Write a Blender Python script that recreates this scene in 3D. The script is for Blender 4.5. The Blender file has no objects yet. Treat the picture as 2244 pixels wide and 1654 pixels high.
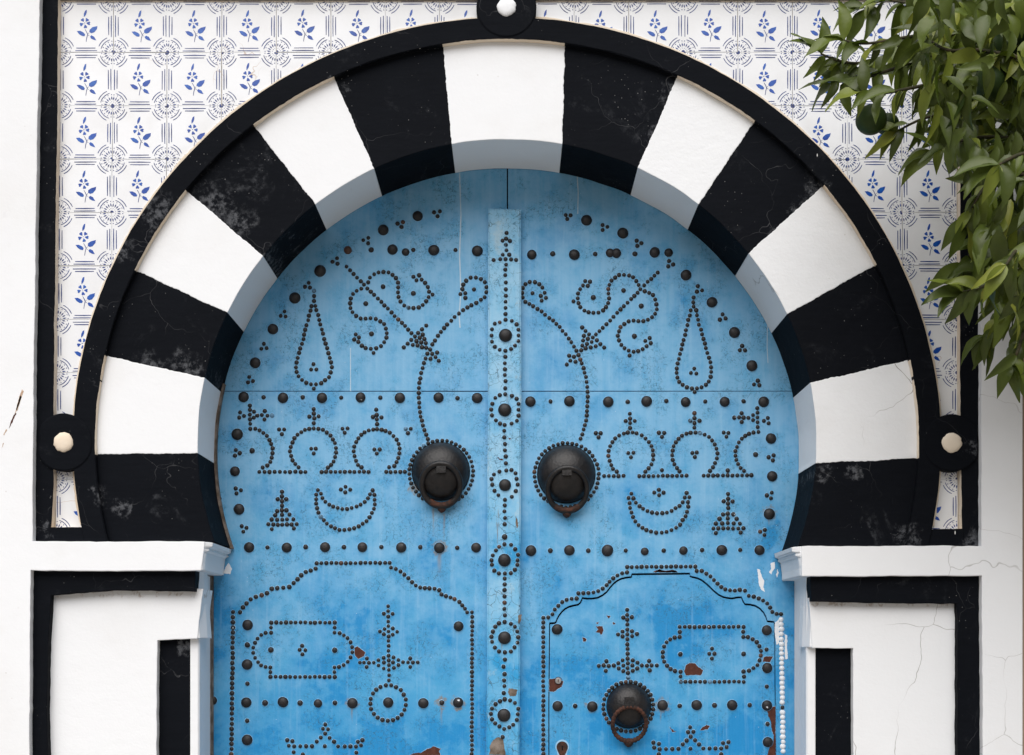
import bpy, bmesh, math, random
from mathutils import Vector, Matrix, noise
from mathutils.geometry import tessellate_polygon

S = bpy.context.scene
COL = S.collection
# ------------------------------------------------------------------ camera, light
K = 0.00125            # metres per photo pixel on the wall plane (y = 0)
D = 3.85               # camera distance from the wall plane
CX, VY, Z0 = 1122.0, 1420.0, 1.6
DY = 0.22              # depth of the door plane behind the wall plane

cam = bpy.data.cameras.new("camera")
camo = bpy.data.objects.new("camera", cam)
COL.objects.link(camo)
camo.location = (0, -D, Z0)
camo.rotation_euler = (math.radians(90), 0, 0)
cam.sensor_width = 36.0
cam.lens = 36.0 * D / (2244 * K)
cam.shift_y = (VY - 827.0) / 2244.0
cam.clip_end = 300
S.camera = camo

SUN_DIR = Vector((-0.15, -0.80, 1.0)).normalized()
w = bpy.data.worlds.new("World")
S.world = w
w.use_nodes = True
wn = w.node_tree
bg = wn.nodes["Background"]
sky = wn.nodes.new("ShaderNodeTexSky")
sky.sky_type = 'NISHITA'
sky.sun_disc = False
sky.sun_elevation = math.asin(SUN_DIR.z)
sky.sun_rotation = math.atan2(SUN_DIR.x, SUN_DIR.y)
sky.air_density = 1.0
sky.dust_density = 5.0
sky.ozone_density = 1.0
wn.links.new(sky.outputs[0], bg.inputs[0])
bg.inputs[1].default_value = 0.05
sl = bpy.data.lights.new("sun", 'SUN')
sl.energy = 3.0
sl.angle = math.radians(66)
sl.color = (0.995, 0.995, 1.0)
slo = bpy.data.objects.new("sun", sl)
COL.objects.link(slo)
slo.location = (-2, -4, 6)
slo.rotation_euler = SUN_DIR.to_track_quat('Z', 'Y').to_euler()
S.view_settings.view_transform = 'Standard'
S.view_settings.look = 'None'
S.view_settings.exposure = 0.25
S.view_settings.gamma = 1.0
S.view_settings.use_curve_mapping = False

# ------------------------------------------------------------------ helpers
def P(px, py, y=0.0):
    s = (D + y) / D
    return Vector(((px - CX) * K * s, y, Z0 + (VY - py) * K * s))

GROUND_PY = VY + Z0 / K       # photo row of the ground line on the wall plane
WL = {}                       # world location of every object made

class MB:
    def __init__(self):
        self.v, self.f, self.m = [], [], []
    def add(self, vs, fs, mi=0):
        b = len(self.v)
        self.v += [Vector(q) for q in vs]
        for f in fs:
            self.f.append([i + b for i in f]); self.m.append(mi)
    def prism3(self, pts, dy, mf=0, ms=0):
        """pts: world points of the front outline (constant y); dy: depth behind it"""
        n = len(pts)
        tri = tessellate_polygon([[Vector((q.x, q.z, 0)) for q in pts]])
        b = len(self.v)
        self.v += [q.copy() for q in pts] + [q + Vector((0, dy, 0)) for q in pts]
        for t in tri:
            self.f.append([b + t[0], b + t[1], b + t[2]]); self.m.append(mf)
            self.f.append([b + n + t[2], b + n + t[1], b + n + t[0]]); self.m.append(ms)
        for i in range(n):
            j = (i + 1) % n
            self.f.append([b + i, b + j, b + n + j, b + n + i]); self.m.append(ms)
    def prism(self, px, yf, yb, mf=0, ms=None):
        self.prism3([P(x, y, yf) for x, y in px], yb - yf, mf, mf if ms is None else ms)
    def plan(self, pts, z0, z1, mi=0):
        """vertical prism from a plan outline of (x, y) metres"""
        n = len(pts)
        tri = tessellate_polygon([[Vector((x, y, 0)) for x, y in pts]])
        b = len(self.v)
        self.v += [Vector((x, y, z0)) for x, y in pts] + [Vector((x, y, z1)) for x, y in pts]
        for t in tri:
            self.f.append([b + t[0], b + t[1], b + t[2]]); self.m.append(mi)
            self.f.append([b + n + t[2], b + n + t[1], b + n + t[0]]); self.m.append(mi)
        for i in range(n):
            j = (i + 1) % n
            self.f.append([b + i, b + j, b + n + j, b + n + i]); self.m.append(mi)
    def box(self, c, sx, sy, sz, mi=0):
        x, y, z = c
        vs = [(x + a * sx / 2, y + b * sy / 2, z + d * sz / 2) for a in (-1, 1) for b in (-1, 1) for d in (-1, 1)]
        self.add(vs, [(0, 1, 3, 2), (4, 6, 7, 5), (0, 4, 5, 1), (2, 3, 7, 6), (0, 2, 6, 4), (1, 5, 7, 3)], mi)
    def lathe(self, c, prof, n=24, mi=0, jit=0.0, rng=None, sq=1.0):
        """prof: list of (radius, height towards -y); closes at the last ring if radius 0"""
        rows = []
        ph = rng.random() * 6.28 if rng else 0
        j1 = [(1 + (rng.uniform(-jit, jit) if rng else 0)) for _ in range(n)]
        b = len(self.v)
        for r, h in prof:
            if r < 1e-7:
                rows.append([len(self.v)]); self.v.append(Vector((c[0], c[1] - h, c[2])))
            else:
                row = []
                for i in range(n):
                    a = ph + 2 * math.pi * i / n
                    row.append(len(self.v))
                    self.v.append(Vector((c[0] + r * j1[i] * math.cos(a), c[1] - h, c[2] + r * j1[i] * sq * math.sin(a))))
                rows.append(row)
        for p, q in zip(rows, rows[1:]):
            for i in range(n):
                j = (i + 1) % n
                if len(q) == 1:
                    self.f.append([p[i], p[j], q[0]])
                else:
                    self.f.append([p[i], p[j], q[j], q[i]])
                self.m.append(mi)
    def tube(self, pts, rad, n=6, mi=0, closed=False):
        m = len(pts); rows = []
        for i, q in enumerate(pts):
            q = Vector(q)
            if closed:
                t = (Vector(pts[(i + 1) % m]) - Vector(pts[i - 1]))
            else:
                t = Vector(pts[min(i + 1, m - 1)]) - Vector(pts[max(i - 1, 0)])
            t.normalize()
            u = t.cross(Vector((0, 1, 0)))
            if u.length < 1e-3: u = t.cross(Vector((1, 0, 0)))
            u.normalize(); v = t.cross(u)
            r = rad[i] if isinstance(rad, (list, tuple)) else rad
            row = []
            for k in range(n):
                a = 2 * math.pi * k / n
                row.append(len(self.v)); self.v.append(q + u * (r * math.cos(a)) + v * (r * math.sin(a)))
            rows.append(row)
        rng = range(m) if closed else range(m - 1)
        for i in rng:
            p, q = rows[i], rows[(i + 1) % m]
            for k in range(n):
                j = (k + 1) % n
                self.f.append([p[k], p[j], q[j], q[k]]); self.m.append(mi)
        if not closed:
            self.f.append(list(rows[0])[::-1]); self.m.append(mi)
            self.f.append(list(rows[-1])); self.m.append(mi)
    def mesh(self, name, mats, origin=Vector((0, 0, 0)), smooth=False, recalc=True):
        me = bpy.data.meshes.new(name)
        me.from_pydata([tuple(q - origin) for q in self.v], [], self.f)
        for i, p in enumerate(me.polygons):
            p.material_index = self.m[i]
        if recalc:
            bm = bmesh.new(); bm.from_mesh(me)
            bmesh.ops.recalc_face_normals(bm, faces=bm.faces)
            bm.to_mesh(me); bm.free()
        for m in mats: me.materials.append(m)
        if smooth:
            for p in me.polygons: p.use_smooth = True
        me.update()
        return me

def link(name, data, parent=None, loc=None):
    o = bpy.data.objects.new(name, data)
    COL.objects.link(o)
    pw = WL[parent.name] if parent else Vector((0, 0, 0))
    loc = pw if loc is None else Vector(loc)
    if parent: o.parent = parent
    o.location = loc - pw
    WL[o.name] = loc.copy()
    return o

def thing(name, loc, label, cat, group=None):
    o = link(name, None, None, loc)
    o.empty_display_size = 0.1
    o["label"] = label; o["category"] = cat; o["kind"] = "thing"
    if group: o["group"] = group
    return o

def part(name, mb, mats, parent, smooth=False, label=None, kind=None, loc=None):
    if not isinstance(mats, (list, tuple)): mats = [mats]
    loc = WL[parent.name] if loc is None else Vector(loc)
    o = link(name, mb.mesh(name, mats, loc, smooth), parent, loc)
    if label: o["label"] = label
    if kind: o["kind"] = kind
    return o

def dens(poly, step=6.0, closed=True):
    out = []
    n = len(poly)
    for i in range(n if closed else n - 1):
        a, b = poly[i], poly[(i + 1) % n]
        L = math.hypot(b[0] - a[0], b[1] - a[1]); m = max(1, int(L / step))
        for k in range(m):
            t = k / m
            out.append((a[0] + (b[0] - a[0]) * t, a[1] + (b[1] - a[1]) * t))
    if not closed: out.append(poly[-1])
    return out

def wob(poly, amp=1.0, step=8.0, seed=0, freq=0.05, closed=True):
    out = []
    for x, y in dens(poly, step, closed):
        v = noise.noise_vector(Vector((x * freq, y * freq, seed * 7.31)))
        u = noise.noise_vector(Vector((x * freq * .18, y * freq * .18, seed * 3.1 + 50)))
        out.append((x + (v.x + u.x * 1.2) * amp, y + (v.y + u.y * 1.2) * amp))
    return out

def catmull(pts, sub=8):
    if len(pts) < 3: return list(pts)
    out = []
    q = [pts[0]] + list(pts) + [pts[-1]]
    for i in range(1, len(q) - 2):
        p0, p1, p2, p3 = q[i - 1], q[i], q[i + 1], q[i + 2]
        for k in range(sub):
            t = k / sub
            out.append(tuple(0.5 * ((2 * p1[j]) + (-p0[j] + p2[j]) * t + (2 * p0[j] - 5 * p1[j] + 4 * p2[j] - p3[j]) * t * t
                                    + (-p0[j] + 3 * p1[j] - 3 * p2[j] + p3[j]) * t ** 3) for j in range(len(p1))))
    out.append(tuple(pts[-1]))
    return out

# ------------------------------------------------------------------ materials
class NT:
    def __init__(self, name):
        self.mat = bpy.data.materials.new(name)
        self.mat.use_nodes = True
        self.t = self.mat.node_tree
        self.b = self.t.nodes["Principled BSDF"]
        self.out = self.t.nodes["Material Output"]
        self.geo = self.n("ShaderNodeNewGeometry")
        self.pos = self.geo.outputs["Position"]
    def n(self, ty, **kw):
        q = self.t.nodes.new(ty)
        for k, v in kw.items(): setattr(q, k, v)
        return q
    def l(self, a, b):
        if hasattr(a, "is_output") or hasattr(a, "links"): self.t.links.new(a, b)
        else: b.default_value = a
    def m(self, op, a, b=0.0, c=None, clamp=False):
        q = self.n("ShaderNodeMath", operation=op, use_clamp=clamp)
        self.l(a, q.inputs[0]); self.l(b, q.inputs[1])
        if c is not None: self.l(c, q.inputs[2])
        return q.outputs[0]
    def vm(self, op, a, b):
        q = self.n("ShaderNodeVectorMath", operation=op)
        self.l(a, q.inputs[0]); self.l(b, q.inputs[1])
        return q.outputs[0]
    def noise(self, scale, detail=4, rough=0.55, vec=None, dist=0.0, col=False):
        q = self.n("ShaderNodeTexNoise")
        q.inputs["Scale"].default_value = scale; q.inputs["Detail"].default_value = detail
        q.inputs["Roughness"].default_value = rough; q.inputs["Distortion"].default_value = dist
        self.l(self.pos if vec is None else vec, q.inputs["Vector"])
        return q.outputs["Color"] if col else q.outputs["Fac"]
    def vor(self, scale, feature='F1', vec=None, out="Distance"):
        q = self.n("ShaderNodeTexVoronoi", feature=feature)
        q.inputs["Scale"].default_value = scale
        self.l(self.pos if vec is None else vec, q.inputs["Vector"])
        return q.outputs[out], q
    def ss(self, x, a, b, lo=0.0, hi=1.0):
        q = self.n("ShaderNodeMapRange", interpolation_type='SMOOTHSTEP')
        self.l(x, q.inputs[0])
        q.inputs[1].default_value = a; q.inputs[2].default_value = b
        q.inputs[3].default_value = lo; q.inputs[4].default_value = hi
        return q.outputs[0]
    def mix(self, f, a, b):
        q = self.n("ShaderNodeMix", data_type='RGBA')
        self.l(f, q.inputs[0])
        for v, s in ((a, q.inputs[6]), (b, q.inputs[7])):
            if isinstance(v, (tuple, list)): s.default_value = (*v[:3], 1)
            else: self.t.links.new(v, s)
        return q.outputs[2]
    def warp(self, amt, scale, detail=3):
        c = self.noise(scale, detail, col=True)
        c = self.vm('SUBTRACT', c, (0.5, 0.5, 0.5))
        q = self.n("ShaderNodeVectorMath", operation='SCALE')
        self.l(c, q.inputs[0]); q.inputs[3].default_value = amt
        return self.vm('ADD', self.pos, q.outputs[0])
    def cracks(self, scale, width, warp=0.03, wscale=12):
        d, _ = self.vor(scale, 'DISTANCE_TO_EDGE', self.warp(warp, wscale))
        return self.ss(d, 0.0, width * scale, 1.0, 0.0)
    def bump(self, h, strength=0.3, dist=0.01, bevel=0.0):
        q = self.n("ShaderNodeBump")
        q.inputs["Strength"].default_value = strength; q.inputs["Distance"].default_value = dist
        self.l(h, q.inputs["Height"])
        if bevel:
            bv = self.n("ShaderNodeBevel", samples=4); bv.inputs[0].default_value = bevel
            self.t.links.new(bv.outputs[0], q.inputs["Normal"])
        self.t.links.new(q.outputs[0], self.b.inputs["Normal"])
    def xz(self):
        q = self.n("ShaderNodeSeparateXYZ"); self.l(self.pos, q.inputs[0])
        return q.outputs[0], q.outputs[2]
    def color(self, c):
        if isinstance(c, (tuple, list)): self.b.inputs["Base Color"].default_value = (*c[:3], 1)
        else: self.t.links.new(c, self.b.inputs["Base Color"])
    def set(self, rough=0.6, spec=0.5, metal=0.0):
        self.l(rough, self.b.inputs["Roughness"]); self.b.inputs["Specular IOR Level"].default_value = spec
        self.b.inputs["Metallic"].default_value = metal

def m_plaster(name, base, dirt, rough=0.85, crack=0.5, bumpk=0.16, edge=False):
    q = NT(name)
    n1 = q.noise(3.0, 6, 0.6); n2 = q.noise(28, 8, 0.62); n3 = q.noise(140, 4, 0.6)
    c = q.mix(q.ss(n1, 0.45, 0.75, 0, 0.55), base, dirt)
    c = q.mix(q.ss(n2, 0.62, 0.8, 0, 0.35), c, dirt)
    xx, zz = q.xz()
    bias = q.ss(xx, 0.7, 1.2, 0.0, 0.12)
    cr = q.m('MULTIPLY', q.cracks(3.1, 0.0015, 0.10, 7), q.ss(q.m('ADD', q.noise(2.2, 3), bias), 0.57, 0.66))
    if edge:
        for zt, lft in ((P(0, 1302, 0).z, True), (P(0, 1322, 0).z, False)):
            sd = q.m('LESS_THAN', xx, 0.0) if lft else q.m('GREATER_THAN', xx, 0.0)
            a = q.m('MULTIPLY', q.ss(zz, zt - 0.013, zt - 0.004), q.ss(q.noise(45, 4, 0.7), 0.50, 0.66))
            c = q.mix(q.m('MULTIPLY', q.m('MULTIPLY', a, sd), 0.65), c, (0.33, 0.24, 0.17))
    c = q.mix(q.m('MULTIPLY', cr, crack), c, (0.22, 0.20, 0.18))
    sp, _ = q.vor(30)
    spk = q.m('MULTIPLY', q.ss(sp, 0.04, 0.09, 1, 0), q.ss(q.noise(5, 2), 0.58, 0.66))
    c = q.mix(q.m('MULTIPLY', spk, 0.25), c, (0.3, 0.24, 0.18))
    q.color(c); q.set(rough, 0.25)
    st = q.n("ShaderNodeMapping"); st.inputs["Scale"].default_value = (1.0, 1.0, 1.35); q.l(q.pos, st.inputs[0])
    h = q.m('ADD', q.m('MULTIPLY', q.noise(16, 6, 0.6, st.outputs[0]), 1.0), q.m('MULTIPLY', n3, 0.30))
    h = q.m('SUBTRACT', h, q.m('MULTIPLY', cr, 0.25))
    q.bump(h, bumpk, 0.006, 0.004)
    return q.mat

def m_black(name, grey=0.10):
    q = NT(name)
    n1 = q.noise(4.0, 6, 0.6); n2 = q.noise(60, 8, 0.7)
    mp0 = q.n("ShaderNodeMapping"); mp0.inputs["Rotation"].default_value = (0, 0.5, 0); mp0.inputs["Scale"].default_value = (12, 12, 90); q.l(q.pos, mp0.inputs[0])
    br = q.noise(1.0, 5, 0.65, mp0.outputs[0])
    c = q.mix(q.m('ADD', q.m('MULTIPLY', n1, 0.5), q.m('MULTIPLY', br, 0.5)), (0.0018, 0.0024, 0.0038), (0.0072, 0.0086, 0.0120))
    # chalky scuffs and brush marks
    sc = q.m('MULTIPLY', q.ss(q.noise(6.0, 6, 0.7, dist=0.8), 0.55, 0.80), q.ss(n2, 0.42, 0.66))
    c = q.mix(q.m('MULTIPLY', sc, 0.42), c, (grey, grey * 1.05, grey * 1.15))
    edge = q.m('MULTIPLY', q.m('SUBTRACT', q.noise(26, 6, 0.75), 0.5), 0.14)
    bl = None
    for px, py, rr in ((345, 470, 42), (275, 552, 26), (520, 485, 40), (590, 560, 22), (470, 445, 40), (1468, 215, 26), (1440, 300, 20), (1790, 425, 26), (1750, 470, 24), (640, 520, 16),
                       (400, 800, 34), (330, 795, 26), (435, 810, 20), (220, 1090, 16), (270, 1110, 18), (330, 600, 18), (2130, 1185, 26), (1990, 1180, 26), (1800, 1040, 16), (1870, 1030, 14), (740, 190, 14),
                       (1700, 520, 22), (395, 1410, 16), (100, 1160, 16), (2125, 990, 12)):
        p = P(px, py, -0.012)
        q.vm('DISTANCE', q.vm('MULTIPLY', q.pos, (1, 0, 1)), (p.x, 0, p.z))
        f = q.ss(q.m('ADD', q.t.nodes[-1].outputs["Value"], edge), rr * K * 0.2, rr * K * 1.3, 1, 0)
        bl = f if bl is None else q.m('MAXIMUM', bl, f)
    bl = q.m('MULTIPLY', bl, q.ss(n2, 0.44, 0.62))
    c = q.mix(q.m('MULTIPLY', bl, 0.36), c, (0.24, 0.25, 0.27))
    cr = q.m('MULTIPLY', q.cracks(5.2, 0.0008, 0.11, 8), q.ss(q.noise(4.0, 3), 0.46, 0.64))
    c = q.mix(q.m('MULTIPLY', cr, q.ss(q.noise(20, 3), 0.35, 0.6, 0.08, 0.55)), c, (0.13, 0.13, 0.135))
    # white paint specks, drawn out downwards
    mp = q.n("ShaderNodeMapping"); mp.inputs["Scale"].default_value = (1.0, 1.0, 0.30); q.l(q.pos, mp.inputs[0])
    d1, v1 = q.vor(24, 'F1', mp.outputs[0])
    r1 = q.n("ShaderNodeSeparateColor"); q.l(v1.outputs["Color"], r1.inputs[0])
    k1 = q.m('MULTIPLY', q.ss(d1, 0.025, 0.045, 1, 0), q.m('GREATER_THAN', r1.outputs[0], 0.90))
    d2, v2 = q.vor(110)
    r2 = q.n("ShaderNodeSeparateColor"); q.l(v2.outputs["Color"], r2.inputs[0])
    k2 = q.m('MULTIPLY', q.m('MULTIPLY', q.ss(d2, 0.05, 0.16, 1, 0), q.m('GREATER_THAN', r2.outputs[0], 0.72)), q.ss(q.noise(6, 3), 0.50, 0.66))
    k = q.m('MAXIMUM', k1, q.m('MULTIPLY', k2, 0.35))
    c = q.mix(k, c, (0.75, 0.74, 0.72))
    q.color(c); q.set(0.7, 0.05)
    h = q.m('ADD', q.noise(18, 6, 0.6), q.m('ADD', q.m('MULTIPLY', n2, 0.25), q.m('MULTIPLY', br, 0.3)))
    q.bump(h, 0.35, 0.005, 0.003)
    return q.mat

M = {}
M['white'] = m_plaster('white_plaster', (0.805, 0.82, 0.835), (0.735, 0.735, 0.73))
M['white_rough'] = m_plaster('rough_white_plaster', (0.795, 0.81, 0.825), (0.70, 0.695, 0.685), crack=0.9, bumpk=0.32)
M['panel'] = m_plaster('panel_plaster', (0.805, 0.82, 0.835), (0.73, 0.73, 0.725), crack=0.8, bumpk=0.22, edge=True)
M['cream'] = m_plaster('cream_stained_plaster', (0.78, 0.68, 0.55), (0.66, 0.50, 0.34), crack=0.3)
M['ochre'] = m_plaster('ochre_plaster', (0.38, 0.29, 0.2), (0.3, 0.22, 0.15))
M['black'] = m_black('black_paint')
M['black_worn'] = m_black('worn_black_paint', 0.2)

def m_door(name, pale, mid, sat, worn=False):
    q = NT(name)
    x, z = q.xz()
    zl, zh = P(0, 1650, DY).z, P(0, 980, DY).z
    g = q.n("ShaderNodeMapRange"); q.l(z, g.inputs[0])
    g.inputs[1].default_value = zh; g.inputs[2].default_value = zl
    grad = g.outputs[0]
    n1 = q.noise(5.0, 7, 0.62); n2 = q.noise(17, 8, 0.65); n3 = q.noise(4.0, 3)
    c = q.mix(q.ss(q.m('ADD', n2, q.m('MULTIPLY', grad, 0.34)), 0.34, 0.92), pale, mid)
    s = q.m('ADD', q.m('ADD', n1, q.m('MULTIPLY', grad, 0.205)), q.m('MULTIPLY', q.m('SUBTRACT', n2, 0.5), 0.22))
    c = q.mix(q.ss(s, 0.66, 0.74, 0, 0.85), c, sat)
    c = q.mix(q.ss(s, 0.48, 0.68, 0, 0.40), c, sat)
    mps = q.n("ShaderNodeMapping"); mps.inputs["Scale"].default_value = (70, 70, 3.0); q.l(q.pos, mps.inputs[0])
    stk = q.noise(1.0, 5, 0.65, mps.outputs[0])
    c = q.mix(q.ss(stk, 0.48, 0.78, 0, 0.40), c, mid)
    c = q.mix(q.ss(stk, 0.50, 0.25, 0, 0.22), c, (0.34, 0.56, 0.74))
    # crazed hairline cracks in the paint
    msk = q.ss(q.noise(8.5, 5, 0.65), 0.46, 0.60)
    cr = q.m('MULTIPLY', q.cracks(85, 0.00075, 0.035, 45), msk)
    cr = q.m('MULTIPLY', cr, q.ss(q.noise(90, 2), 0.40, 0.52))
    c = q.mix(q.m('MULTIPLY', cr, 0.85), c, (0.025, 0.10, 0.17))
    if worn:
        mpw = q.n("ShaderNodeMapping"); mpw.inputs["Scale"].default_value = (110, 110, 6.0); q.l(q.pos, mpw.inputs[0])
        gr = q.noise(1.0, 5, 0.7, mpw.outputs[0])
        lowm = q.ss(z, P(0, 700, DY).z, P(0, 1250, DY).z)
        w1 = q.m('MULTIPLY', q.ss(gr, 0.60, 0.70), q.ss(q.m('ADD', q.noise(11, 5, 0.7), q.m('MULTIPLY', lowm, 0.08)), 0.50, 0.62))
        c = q.mix(q.m('MULTIPLY', w1, 0.85), c, (0.16, 0.15, 0.14))
        d3 = q.cracks(34, 0.0011, 0.03, 30)
        c = q.mix(q.m('MULTIPLY', q.m('MULTIPLY', d3, q.ss(q.noise(13, 4, 0.6), 0.47, 0.60)), 0.85), c, (0.03, 0.07, 0.10))
        c = q.mix(q.m('MULTIPLY', q.ss(q.noise(16, 5, 0.7), 0.56, 0.68), 0.55), c, (0.40, 0.54, 0.61))
    dk = q.m('MULTIPLY', msk, q.ss(q.noise(230, 4, 0.75), 0.52, 0.72, 0, 0.45))
    c = q.mix(dk, c, (0.06, 0.26, 0.40))
    d2, v2 = q.vor(60)
    r2 = q.n("ShaderNodeSeparateColor"); q.l(v2.outputs["Color"], r2.inputs[0])
    c = q.mix(q.m('MULTIPLY', q.ss(d2, 0.03, 0.06, 1, 0), q.m('GREATER_THAN', r2.outputs[0], 0.9)), c, (0.7, 0.78, 0.85))
    # rust stains that belong to particular nails and to the knockers
    stain = None
    edge = q.m('MULTIPLY', q.m('SUBTRACT', q.noise(70, 5, 0.7), 0.5), 0.055)
    for px, py, r in ((906, 1068, 15), (963, 1200, 21), (967, 1540, 15), (1003, 1540, 19), (1452, 1546, 22),
                      (1685, 1124, 20), (1297, 1549, 17), (771, 1541, 17)):
        p = P(px, py, DY)
        d = q.vm('DISTANCE', q.pos, (p.x, DY, p.z))
        dist = q.t.nodes[-1].outputs["Value"]
        f = q.ss(q.m('ADD', dist, edge), r * K * 0.40, r * K * 1.0, 1, 0)
        stain = f if stain is None else q.m('MAXIMUM', stain, f)
    for px, p0, p1, wd in ((950, 1115, 1190, 3), (973, 1128, 1195, 3.2), (963, 1215, 1275, 6), (771, 1553, 1590, 2.5),
                           (967, 1550, 1600, 3), (1449, 1562, 1590, 1.6), (1686, 1137, 1160, 1.6)):
        a, b = P(px, p0, DY), P(px, p1, DY)
        fx = q.ss(q.m('ABSOLUTE', q.m('ADD', q.m('SUBTRACT', x, a.x), q.m('MULTIPLY', edge, 0.18))), 0, wd * K * 1.3, 1, 0)
        fz = q.m('MULTIPLY', q.ss(z, a.z, a.z + 0.006, 1, 0), q.ss(z, b.z, a.z, 0, 1))
        stain = q.m('MAXIMUM', stain, q.m('MULTIPLY', q.m('MULTIPLY', fx, fz), 0.75))
    c = q.mix(q.m('MULTIPLY', stain, 0.72), c, (0.24, 0.155, 0.060))
    q.color(c); q.set(q.ss(n2, 0.3, 0.7, 0.42, 0.6), 0.35)
    h = q.m('ADD', q.m('MULTIPLY', q.noise(26, 7, 0.6), 0.9), q.m('MULTIPLY', q.noise(160, 3), 0.3))
    h = q.m('SUBTRACT', h, q.m('MULTIPLY', cr, 0.5))
    q.bump(h, 0.30, 0.004, 0.0015)
    return q.mat

M['door'] = m_door('blue_door_paint', (0.180, 0.420, 0.650), (0.058, 0.325, 0.585), (0.001, 0.215, 0.510))
M['batten'] = m_door('pale_batten_paint', (0.27, 0.51, 0.70), (0.12, 0.41, 0.65), (0.005, 0.27, 0.57), True)

def m_simple(name, a, b, scale=20, rough=0.6, spec=0.4, metal=0, bump=0.2, dist=0.003, detail=6):
    q = NT(name)
    n = q.noise(scale, detail, 0.65)
    q.color(q.mix(q.ss(n, 0.35, 0.68), a, b)); q.set(rough, spec, metal)
    q.bump(q.noise(scale * 4, 4), bump, dist)
    return q.mat

def m_iron(name):
    q = NT(name)
    oi = q.n("ShaderNodeObjectInfo")
    n = q.noise(60, 6, 0.65)
    c = q.mix(oi.outputs["Random"], (0.006, 0.0058, 0.0068), (0.0145, 0.013, 0.0138))
    c = q.mix(q.ss(n, 0.55, 0.78, 0, 0.6), c, (0.034, 0.025, 0.022))
    rf = q.m('FRACT', q.m('MULTIPLY', oi.outputs["Random"], 17.0))
    c = q.mix(q.m('MULTIPLY', q.m('GREATER_THAN', rf, 0.978), 0.7), c, (0.085, 0.038, 0.022))
    c = q.mix(q.m('MULTIPLY', q.m('LESS_THAN', rf, 0.012), q.ss(n, 0.42, 0.55)), c, (0.10, 0.22, 0.34))
    fk = q.m('MULTIPLY', q.ss(q.noise(55, 2), 0.735, 0.76), 1.0)
    c = q.mix(fk, c, (0.6, 0.62, 0.64))
    q.color(c); q.set(0.55, 0.45)
    q.bump(q.noise(220, 4), 0.35, 0.002)
    return q.mat

M['iron'] = m_iron('black_iron')
M['knocker'] = m_simple('dark_knocker_iron', (0.0035, 0.0034, 0.004), (0.013, 0.0108, 0.0102), 34, 0.46, 0.42, 0, 0.6, 0.002)
M['rust'] = m_simple('rusty_iron', (0.020, 0.013, 0.011), (0.085, 0.032, 0.018), 60, 0.8, 0.3, 0, 0.5, 0.002)
M['halo'] = m_simple('paint_bead', (0.30, 0.53, 0.72), (0.20, 0.44, 0.68), 40, 0.55)
M['bare'] = m_simple('bare_brown_primer', (0.060, 0.019, 0.012), (0.095, 0.032, 0.020), 70, 0.75, 0.25)
M['wood'] = m_simple('weathered_wood', (0.10, 0.075, 0.055), (0.24, 0.20, 0.17), 30, 0.85, 0.2, 0, 0.6)
M['splash'] = m_simple('white_paint_splash', (0.78, 0.79, 0.80), (0.72, 0.74, 0.77), 30, 0.5)
M['drip'] = m_simple('thin_white_drip', (0.45, 0.58, 0.68), (0.34, 0.52, 0.66), 50, 0.5)
M['void'] = m_simple('dark_gap', (0.004, 0.005, 0.007), (0.008, 0.009, 0.012), 20, 0.9, 0.1)
M['brass'] = m_simple('worn_steel_lock', (0.45, 0.45, 0.44), (0.30, 0.29, 0.28), 60, 0.35, 0.5, 0.7)
M['gouge'] = m_simple('scraped_render', (0.62, 0.50, 0.40), (0.42, 0.28, 0.19), 90, 0.9, 0.1)
M['ground'] = m_simple('street_paving', (0.38, 0.35, 0.31), (0.29, 0.265, 0.235), 3, 0.9, 0.2)

def m_tile():
    q = NT('glazed_tile')
    oi = q.n("ShaderNodeObjectInfo")
    n = q.noise(9, 5)
    c = q.mix(q.ss(n, 0.4, 0.75), (0.79, 0.805, 0.825), (0.73, 0.735, 0.74))
    c = q.mix(q.m('MULTIPLY', oi.outputs["Random"], 0.5), c, (0.735, 0.74, 0.75))
    cr = q.m('MULTIPLY', q.cracks(4.5, 0.0010, 0.10, 10), q.ss(q.noise(3.0, 2), 0.60, 0.66))
    c = q.mix(q.m('MULTIPLY', cr, 0.7), c, (0.45, 0.30, 0.18))
    q.color(c); q.set(0.28, 0.4)
    q.bump(q.noise(14, 3), 0.12, 0.003, 0.0015)
    return q.mat
def m_print(name, a, b, c2):
    q = NT(name)
    oi = q.n("ShaderNodeObjectInfo")
    n = q.noise(45, 5, 0.6)
    c = q.mix(oi.outputs["Random"], a, b)
    c = q.mix(q.ss(n, 0.40, 0.72, 0, 0.75), c, c2)
    q.color(c); q.set(0.3, 0.4)
    return q.mat
M['tile'] = m_tile()
M['tile_blue'] = m_print('cobalt_print', (0.002, 0.038, 0.270), (0.008, 0.070, 0.380), (0.012, 0.130, 0.480))
M['tile_line'] = m_print('dark_blue_print', (0.008, 0.018, 0.110), (0.014, 0.036, 0.180), (0.025, 0.065, 0.260))
M['mortar'] = m_plaster('tile_mortar', (0.70, 0.65, 0.57), (0.58, 0.50, 0.40))

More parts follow.
